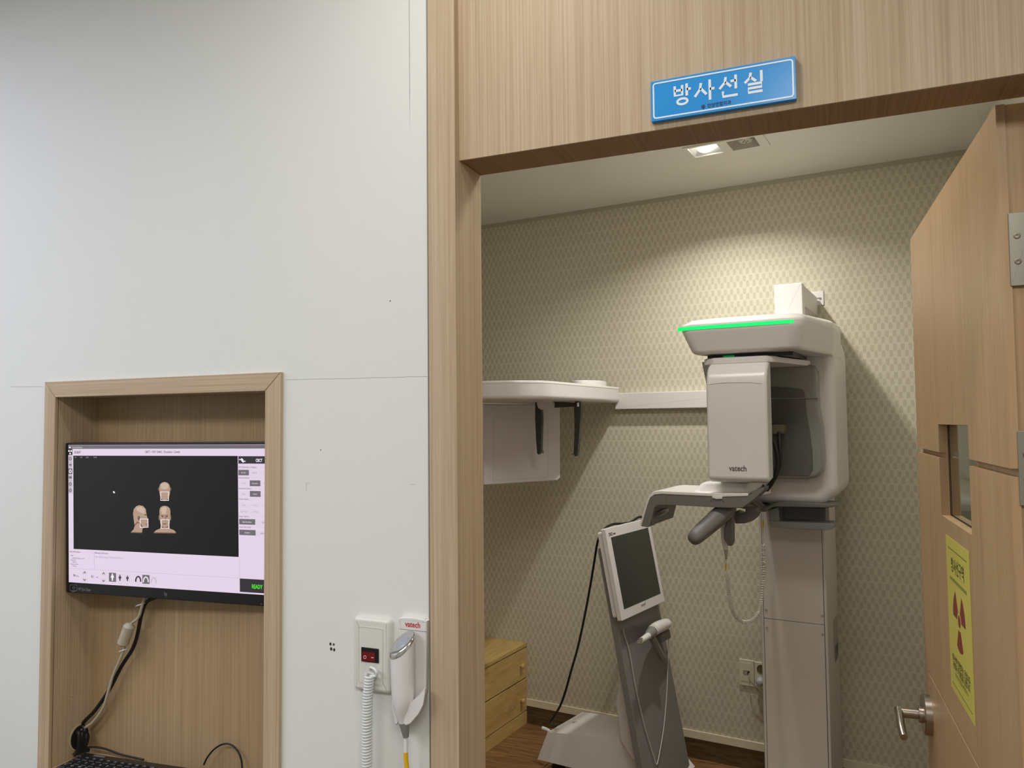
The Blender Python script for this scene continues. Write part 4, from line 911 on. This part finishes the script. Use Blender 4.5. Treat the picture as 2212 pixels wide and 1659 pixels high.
obj(Geo().add(*ring_skin([[FB(-1.09+.075*math.cos(R_(a_)), z, .24+.13*math.sin(R_(a_))) for a_ in range(0, 360, 15)] for z in (1.79, 1.812)]+[[FB(-1.09+.070*math.cos(R_(a_)), 1.817, .24+.124*math.sin(R_(a_))) for a_ in range(0, 360, 15)]])), 'lid_cap', white_gl, ce, smooth=50)
dz = R_(33.9); dA = Vector((math.sin(dz), math.cos(dz), 0)); P1 = FB(*FB.pix(1211, 1035, .28), .28)
FDt = Fr(P1, dA, ZZ, Vector((math.cos(dz), -math.sin(dz), 0)))
dpx = lambda pts, z=0: [FDt.pix(x, y, z) for x, y in pts]
dp = dpx([(1046, 868), (1046, 1046.5), (1049, 1048), (1205, 1038), (1211, 1031), (1210, 868)])
dp[0] = (dp[0][0], 1.705-P1.z); dp[5] = (dp[5][0], 1.705-P1.z)
dt = obj(slab(FDt, dp, -.028, 0, .006, 3), 'detector_plate', white_pl, ce, smooth=50)
obj(ribbon(FDt, dpx([(1067, 902), (1184, 906), (1184, 1031), (1065, 1038)]), .0012, -.001, .0004, True), 'plate_groove', mat('seam_faint', (170, 164, 156), rough=.6, var=0), dt, smooth=0)
# ear rods and their crossbar
vE = .50
er = obj(slab(FB, rnd(PX([(1163, 870), (1167, 865), (1195, 866), (1200, 870), (1200, 879), (1195, 883), (1180, 884), (1166, 882)], vE), .004, 3), vE-.02, vE+.02, .004, 3, back=True), 'ear_rod_hub', white_pl, ce, smooth=50)
g = slab(FB, PX([(1199, 868), (1244, 870), (1244, 878), (1199, 881)], vE), vE-.008, vE+.008, .001, 1); obj(g, 'crossbar', smoke, ce)
for pts in ([(1157, 868), (1163, 868), (1163, 884), (1170, 885), (1171, 905), (1170, 940), (1169, 976), (1164, 982), (1161, 979), (1159, 950), (1157, 905)], [(1243, 867), (1256, 868), (1255, 900), (1252, 940), (1249, 975), (1247, 984), (1243, 986), (1240, 980), (1242, 930), (1241, 883)]):
    obj(slab(FB, PX(pts, vE), vE-.016, vE+.006, .001, 1), 'ear_rod', smoke, ce)
for x, dx, y in ((1168, 6, 976), (1241, -6, 979)):
    c_ = FB(*FB.pix(x, y, vE), vE); tube([c_, c_+U*dx*.0021], lambda t: .0035+.0045*t, 10, 0).obj('ear_tip', mat('ear_tip_clear', (120, 112, 98), rough=.3, var=0), ce)
u_, z_ = FB.pix(1250, 874, vE); obj(box(FB, u_-.005, u_+.004, z_-.009, z_+.009, vE, vE+.008, r=.001), 'rod_clip', white_pl, ce)
obj(slab(FB, PX([(1213, 860), (1228, 860), (1231, 869), (1210, 869)], .5), .46, .5), 'rod_mount', cream_pl, ce, smooth=0)

# exposure hand switch hanging on the machine, with its coiled cord
vH = .82
hw = empty('hand_switch', FB(*FB.pix(1568, 1208, vH), vH)); tag(hw, 'slim white hand switch hanging from the arm of the x-ray machine', 'switch')
tube([FB(*FB.pix(x, y, vH), vH) for x, y in ((1566, 1105), (1564, 1125), (1564, 1150), (1566, 1172), (1568, 1187))], lambda t: .0045+.008*math.sin(min(1, t*1.6+.18)*math.pi*.5)-.0035*max(0, t-.6)/.4, 12, 5).obj('handle', white_gl, hw, smooth=60)
tube([FB(*FB.pix(1568, 1186, vH), vH), FB(*FB.pix(1569, 1208, vH), vH)], lambda t: .0082-.0045*t, 12, 0).obj('strain_relief', beige_c, hw)
tube([FB(*FB.pix(1568.5, 1207, vH), vH), FB(*FB.pix(1568, 1240, vH), vH)], .0015, 8, 0).obj('cord', white_c, hw)
tube([FB(*FB.pix(1568, 1217, vH), vH), FB(*FB.pix(1567.5, 1232, vH), vH)], .0030, 8, 0).obj('cord_sleeve', yellow, hw)
hold = slab(FB, rnd(PX([(1569, 1110), (1574, 1103), (1584, 1103.5), (1587, 1112), (1587, 1170), (1583, 1178), (1576, 1177), (1567, 1162), (1567, 1142), (1572, 1125)], .84), .004, 3), .838, .866, .006, 3)
obj(hold, 'switch_cradle', grey_pl, xm, smooth=50)
cp = [FB(*FB.pix(x, y, v), v) for x, y, v in ((1570, 1243, .80), (1573, 1262, .78), (1576, 1290, .74), (1584, 1322, .68), (1600, 1341, .60), (1618, 1343, .55), (1634, 1330, .50), (1643, 1305, .46), (1648, 1262, .44), (1650, 1215, .43), (1648, 1175, .43))]
g = coil(cp, .0065, .0017, 74, 5, 8); tube([FB(*FB.pix(1568, 1238, vH), vH), FB(*FB.pix(1570, 1244, .82), .82), FB(*FB.pix(1574, 1240, .82), .82), FB(*FB.pix(1571, 1236, .82), .82)], .0016, 6, 4, g)
tube([FB(*FB.pix(x, y, .43), .43) for x, y in ((1648, 1177), (1648, 1150), (1647, 1106))], .0016, 6, 3, g)
cc = g.obj('coiled_cord', mat('cream_cord', (216, 212, 198), rough=.4, var=0), smooth=60); tag(cc, 'thin white coiled cord looping from the hand switch to the machine column', 'cord')
tube([FB(*FB.pix(1648, 1140, .432), .432), FB(*FB.pix(1648, 1124, .432), .432)], .0032, 8, 0).obj('cord_sleeve', yellow, cc)

# ================================================================ DRAWER CHEST
u1 = -1.587; CW = .70
chs = empty('drawer_chest', b(-1.78, .35, 0)); tag(chs, 'low pine drawer chest in the corner of the exam room', 'chest')
FCh = Fr(B0+U*u1, V*-1, ZZ, U)       # front face: x = -v, y = z, z = +u
def cb(x0, x1, y0, y1, z0, z1, name, r=.0): return box(FCh, x0, x1, y0, y1, z0, z1, r=r).obj(name, pine, chs)
cb(-CW, -.002, .0, .408, -.38, -.016, 'body')
cb(-CW-.004, .0-.002, .409, .428, -.39, .004, 'top_board', .002)
d0_ = cb(-CW+.002, -.004, .246, .404, -.016, 0, 'drawer', .0012); d1_ = cb(-CW+.002, -.004, .072, .238, -.016, 0, 'drawer', .0012)
cb(-CW, -.002, .0, .066, -.016, 0, 'plinth', .001)
for dd, zz in ((d0_, .323), (d1_, .142)):
    for vv in (.074, .62): lathe(FCh.at(-vv, zz, 0), [(.006, 0), (.006, .008), (.0125, .013), (.014, .018), (.011, .023), (.004, .025)], 18).obj('knob', mat('knob_pine', (206, 172, 106), rough=.4, var=.03), dd, smooth=60)

# ================================================================ SCANNER CART
wa = R_(12.9); Wd = Vector((math.sin(wa), math.cos(wa), 0)); Nd = Vector((math.cos(wa), -math.sin(wa), 0)); P0 = onZ(1488, 1640, .12)
th0 = R_(11); hD = (ZZ*math.cos(th0)-Nd*math.sin(th0)).normalized()
FSl = Fr(P0, Wd, hD, Wd.cross(hD))
def cw(n_, w_, z): return Vector((P0.x, P0.y, 0))+Nd*n_+Wd*w_+ZZ*z
ct = empty('scanner_cart', cw(-.2, -.17, 0)); tag(ct, 'white and grey scanner cart with a leaning panel and a tilted screen', 'cart')
low = [cw(-.600, -.31, .085), cw(-.03, -.43, .085), cw(.02, .02, .085), cw(-.60, .03, .085)]
up = [cw(-.553, -.295, .212), cw(-.19, -.262, .252), cw(-.14, -.005, .256), cw(-.545, .005, .212)]
def flat(P_, Q_, R__, T_, ax):     # slide T_ along ax until it lies in the plane of the other three corners
    n_ = (Q_-P_).cross(R__-P_); return T_+ax*((P_-T_).dot(n_)/ax.dot(n_))
up[2] = flat(up[0], up[1], up[3], up[2], ZZ); low[1] = flat(low[0], up[0], up[1], low[1], Wd)
base = Geo().add(*ring_skin([low, up])).obj('base', white_pl, ct, smooth=0)
for n_, w_ in ((-.53, -.24), (-.53, -.03), (-.06, -.36), (-.06, -.04)):
    g = lathe(Fr(cw(n_, w_-.012, .034), Nd, ZZ, -Wd), [(.0, -.024), (.030, -.024), (.034, -.018), (.034, -.004), (.030, 0), (.0, 0)], 18); box(Fr(cw(n_, w_, 0), Nd, Wd, ZZ), -.02, .02, -.012, .012, .05, .086, g=g); g.obj('caster', black, ct)
tL = FSl.pix(1334, 1345)
slp = [(-.425, -.10), (.000, -.10), (.004, -.06), (.004, 1.00), (-.398, 1.00), (-.425, -.06)]
sla = Geo(); sla = slab(FSl, rnd([(-.415, -.085), (.0, -.085), (.0, .985), (-.405, .985)], [.03, .035, .015, .015], 4), -.030, 0, .004, 2)
so_ = sla.obj('front_panel', gun, ct, smooth=45)
FSd2 = Fr(cw(0, -.30, 0), Nd, ZZ, -Wd)
fin = [FSd2.pix(x, y) for x, y in ((1318, 1340), (1334, 1420), (1340, 1456), (1330.5, 1519), (1335, 1545), (1341, 1600), (1365, 1640), (1400, 1659), (1380, 1560), (1350, 1400), (1335, 1340))]
slab(FSd2, fin, -.22, 0, .004, 2).obj('rear_fin', white_pl, ct, smooth=45)
# screen
def mq(x, y, z=.045): return FSl.pix(x, y, z)
mcn = [mq(1306, 1147), mq(1401, 1115), mq(1437, 1298), mq(1345, 1342)]
mx0 = (mcn[0][0]+mcn[3][0])/2; mx1 = (mcn[1][0]+mcn[2][0])/2; my1 = (mcn[0][1]+mcn[1][1])/2; my0 = (mcn[2][1]+mcn[3][1])/2
def mbil(s, t, z=.045):
    """point of the screen housing, keeping it a true rectangle"""
    return (mx0+(mx1-mx0)*s, my0+(my1-my0)*t)
ms = empty('display', FSl((mx0+mx1)/2, my0, .02)); ms.parent = ct; ms.location = Vector(ms['_o'])-Vector(ct['_o'])
slab(FSl, rnd([(mx0+.012, my0+.012), (mx1-.012, my0+.012), (mx1-.012, my1-.012), (mx0+.012, my1-.012)], .01, 3), .0, .026, .003, 2).obj('rear_housing', white_pl, ms)
hs_ = slab(FSl, rnd([(mx0, my0), (mx1, my0), (mx1, my1), (mx0, my1)], .006, 3), .026, .045, .003, 2).obj('housing', white_pl, ms)
i0, i1, i2, i3 = mq(1319, 1162), mq(1399, 1139), mq(1427, 1281), mq(1349, 1317)
ix0, ix1 = (i0[0]+i3[0])/2, (i1[0]+i2[0])/2; iy1, iy0 = (i0[1]+i1[1])/2, (i2[1]+i3[1])/2
box(FSl, ix0, ix1, iy0, iy1, .044, .0456).obj('screen', scr_dark, ms, smooth=0)
g = Geo(); text('DIO', FSl, mx0+.022, my1-.028, .019, .0456, 'LEFT', g, bold=.03); text('navi', FSl, mx0+.060, my1-.028, .013, .0456, 'LEFT', g, bold=.03)
g.obj('brand_lettering', mat('print_dark_red', (92, 40, 40), rough=.5, var=0), ms, smooth=0)
text('ntripv7', FSl, (mx0+mx1)/2, my0+.026, .017, .0456, 'CENTER', bold=.01).obj('model_lettering', mat('print_mid_grey', (110, 104, 104), rough=.5, var=0), ms, smooth=0)
# scanner handpiece resting on the panel
hpz = .075
def sq_(x, y, z): return FSl(*FSl.pix(x, y, z), z)
sc_ = empty('scanner_handpiece', sq_(1410, 1385, .05)); tag(sc_, 'white and grey intraoral scanner handpiece cradled on the cart panel', 'scanner')
A0, A1 = sq_(1441, 1349, .05), sq_(1410, 1370, .085); 
def body(P, rad, name, mt, n=14): rg = []; return tube(P, rad, n, 4).obj(name, mt, sc_, smooth=60)
A_ = lambda x, y, z=.075: sq_(x, y, z)
body([A_(1442, 1347, .05), A_(1438, 1348, .052), A_(1426, 1353, .058), A_(1416, 1358, .067), A_(1409, 1364, .075)], lambda t: .020+.006*math.sin(t*2.6), 'rear_shell', white_gl)
body([A_(1411, 1362, .073), A_(1404, 1369, .08), A_(1400, 1374, .086)], lambda t: .024-.008*t, 'collar', grey_pl2)
body([A_(1402, 1372, .084), A_(1392, 1379, .095), A_(1384, 1384, .105)], lambda t: .0145-.004*t, 'tip_sleeve', white_gl)
body([A_(1386, 1382, .104), A_(1380, 1386, .112)], lambda t: .009-.001*t, 'mirror_tip', chrome)
body([A_(1407, 1374, .072), A_(1416, 1392, .064), A_(1428, 1415, .058), A_(1432, 1422, .056)], lambda t: .0155-.0025*t, 'pistol_grip', grey_pl2)
box(FSl, *([FSl.pix(1405, 1380, 0)[0], FSl.pix(1425, 1372, 0)[0]]), FSl.pix(1415, 1385, 0)[1], FSl.pix(1415, 1365, 0)[1], 0, .055, r=.004).obj('handpiece_cradle', grey_pl, ct)
sca = [sq_(1443, 1350, .045), sq_(1444.5, 1380, .02), sq_(1443, 1430, .008), sq_(1440, 1500, .008), sq_(1434, 1570, .008), sq_(1426, 1620, .008), sq_(1421, 1645, .008), sq_(1418, 1652, .010), sq_(1414, 1640, .008), sq_(1405, 1612, .006), sq_(1390, 1560, .006), sq_(1372, 1480, .006), sq_(1360, 1410, .006), sq_(1349, 1373, .006), sq_(1346, 1358, .010)]
tag(tube(sca, .0026, 8, 8).obj('scanner_cable', mat('grey_cable', (172, 168, 160), rough=.5, var=0), smooth=60), 'thin pale cable drooping in a long loop down the cart panel', 'cable')
# black power lead along the back of the cart
LP = [sq_(1398, 1135, -.045), sq_(1390, 1120, -.04), sq_(1380, 1117, -.04), sq_(1362, 1128, -.04), sq_(1345, 1131, -.04), sq_(1325, 1132, -.038), sq_(1310, 1139, -.035), sq_(1300, 1149, -.035)]
LQ = [(1291, 1170), (1285, 1205), (1276, 1260), (1264, 1325), (1249, 1395), (1232, 1455), (1221, 1495), (1210, 1525), (1195, 1550), (1189, 1560), (1192, 1566), (1205, 1569), (1216, 1572)]
base_p = LP[-1]; e_ = cw(-.60, -.06, .13)
pts = LP[:]
for i, (x, y) in enumerate(LQ):
    t = (i+1)/len(LQ); n_ = -.23-.37*t**1.1 if t < 1 else -.58
    c0 = Nd.dot(Vector((P0.x, P0.y, 0)))+(-.27-.34*t); pts.append(onpl(x, y, Nd, c0))
tag(tube(pts, .0052, 10, 6).obj('power_lead', black_r, smooth=60), 'black power lead draped over the cart screen and down to its base', 'cable')
c_ = onpl(1183, 1577, Nd, Nd.dot(Vector((P0.x, P0.y, 0)))-.63)
pg_ = tube([c_-Nd*.03+ZZ*.004, c_, onpl(1192, 1585, Nd, Nd.dot(Vector((P0.x, P0.y, 0)))-.60)], .008, 10, 3).obj('foot_knob', white_c, ct)
bt_ = cw(-.50, -.14, .2165); lathe(Fr(bt_, Nd, Wd, ZZ), [(.012, -.004), (.012, .001), (.008, .002), (.008, -.001), (.002, -.001)], 18).obj('power_button', mat('button_brown', (140, 118, 100), rough=.4, var=0), ct)

# ================================================================ SOCKETS
def sockc(x, y, z=.004): return FB.pix(1590+x/15.08, 1400+y/15.08, z)
q0, q1 = sockc(95, 345), sockc(600, 1250)
z1_, z0_ = sockc(95, 345)[1], sockc(120, 1190)[1]
sk = empty('network_outlet', FB((q0[0]+q1[0])/2, z0_, 0)); tag(sk, 'ivory network outlet plate with an open port left of the machine column', 'outlet')
ivs = mat('outlet_ivory', (214, 208, 184), rough=.4, var=.01)
box(FB, q0[0], q1[0], z0_, z1_, 0, .008, r=.0025).obj('plate', ivs, sk)
xa, za = sockc(165, 450); xb, zb_ = sockc(510, 1130)
box(FB, xa, xb, zb_+.004, za, .008, .0095, r=.0006).obj('insert', ivs, sk)
xa, za = sockc(250, 705); xb, zb_ = sockc(455, 880)
box(FB, xa, xb, zb_+.002, za-.001, .0095, .0102).obj('port', mat('port_shade', (60, 40, 32), rough=.8, var=0), sk, smooth=0)
box(FB, xa+.002, xa+(xb-xa)*.62, zb_+.003, za-.003, .0102, .0112).obj('shutter', mat('shutter_grey', (170, 162, 150), rough=.5, var=0), sk, smooth=0)
sk2 = empty('power_outlet', FB(q1[0]+.04, z0_, 0)); tag(sk2, 'ivory power outlet plate half hidden behind the machine column', 'outlet')
box(FB, q1[0]+.002, q1[0]+.078, z0_-.003, z1_-.003, 0, .008, r=.0025).obj('plate', ivs, sk2)
for dz_ in (.036, .090):
    fs = FB.at(q1[0]+.034, z0_+dz_-.004, .008); lathe(fs, [(.0205, 0), (.0205, .0015), (.0185, .0015), (.0175, -.0005+.0006)], 24).obj('socket_cup', mat('cup_shade', (104, 92, 66), rough=.6, var=0) if dz_ > .05 else ivs, sk2)
pgx = q1[0]+.030; tag(lathe(FB.at(pgx, z0_+.033, .0095), [(.018, 0), (.018, .018), (.013, .026), (.006, .030)], 20).obj('plug', mat('plug_grey', (186, 184, 190), rough=.4, var=0)), 'pale round plug in the lower socket beside the column', 'plug')
pts = [FB(*sockc(430, 820, .012), .012), FB(*sockc(410, 930, .03), .028), FB(*sockc(480, 1090, .04), .036), FB(*sockc(620, 1240, .04), .036), FB(*sockc(740, 1370, .04), .034), FB(*sockc(870, 1490, .04), .030)]
tag(tube(pts, .0024, 8, 6).obj('network_cable', mat('dusty_cable', (150, 142, 116), rough=.5, var=0), smooth=60), 'thin beige cable plugged into the network outlet', 'cable')
tag(wbox(.50, .555, 1.9, 2.35, 1.25, 1.50).obj('wall_cabinet', mat('pale_cabinet', (200, 200, 186), rough=.5), smooth=0), 'pale box on the side wall seen through the door window', 'box')

for o in list(bpy.data.objects):
    for k_ in ('_o', '_u', '_v', '_x'):
        if k_ in o: del o[k_]
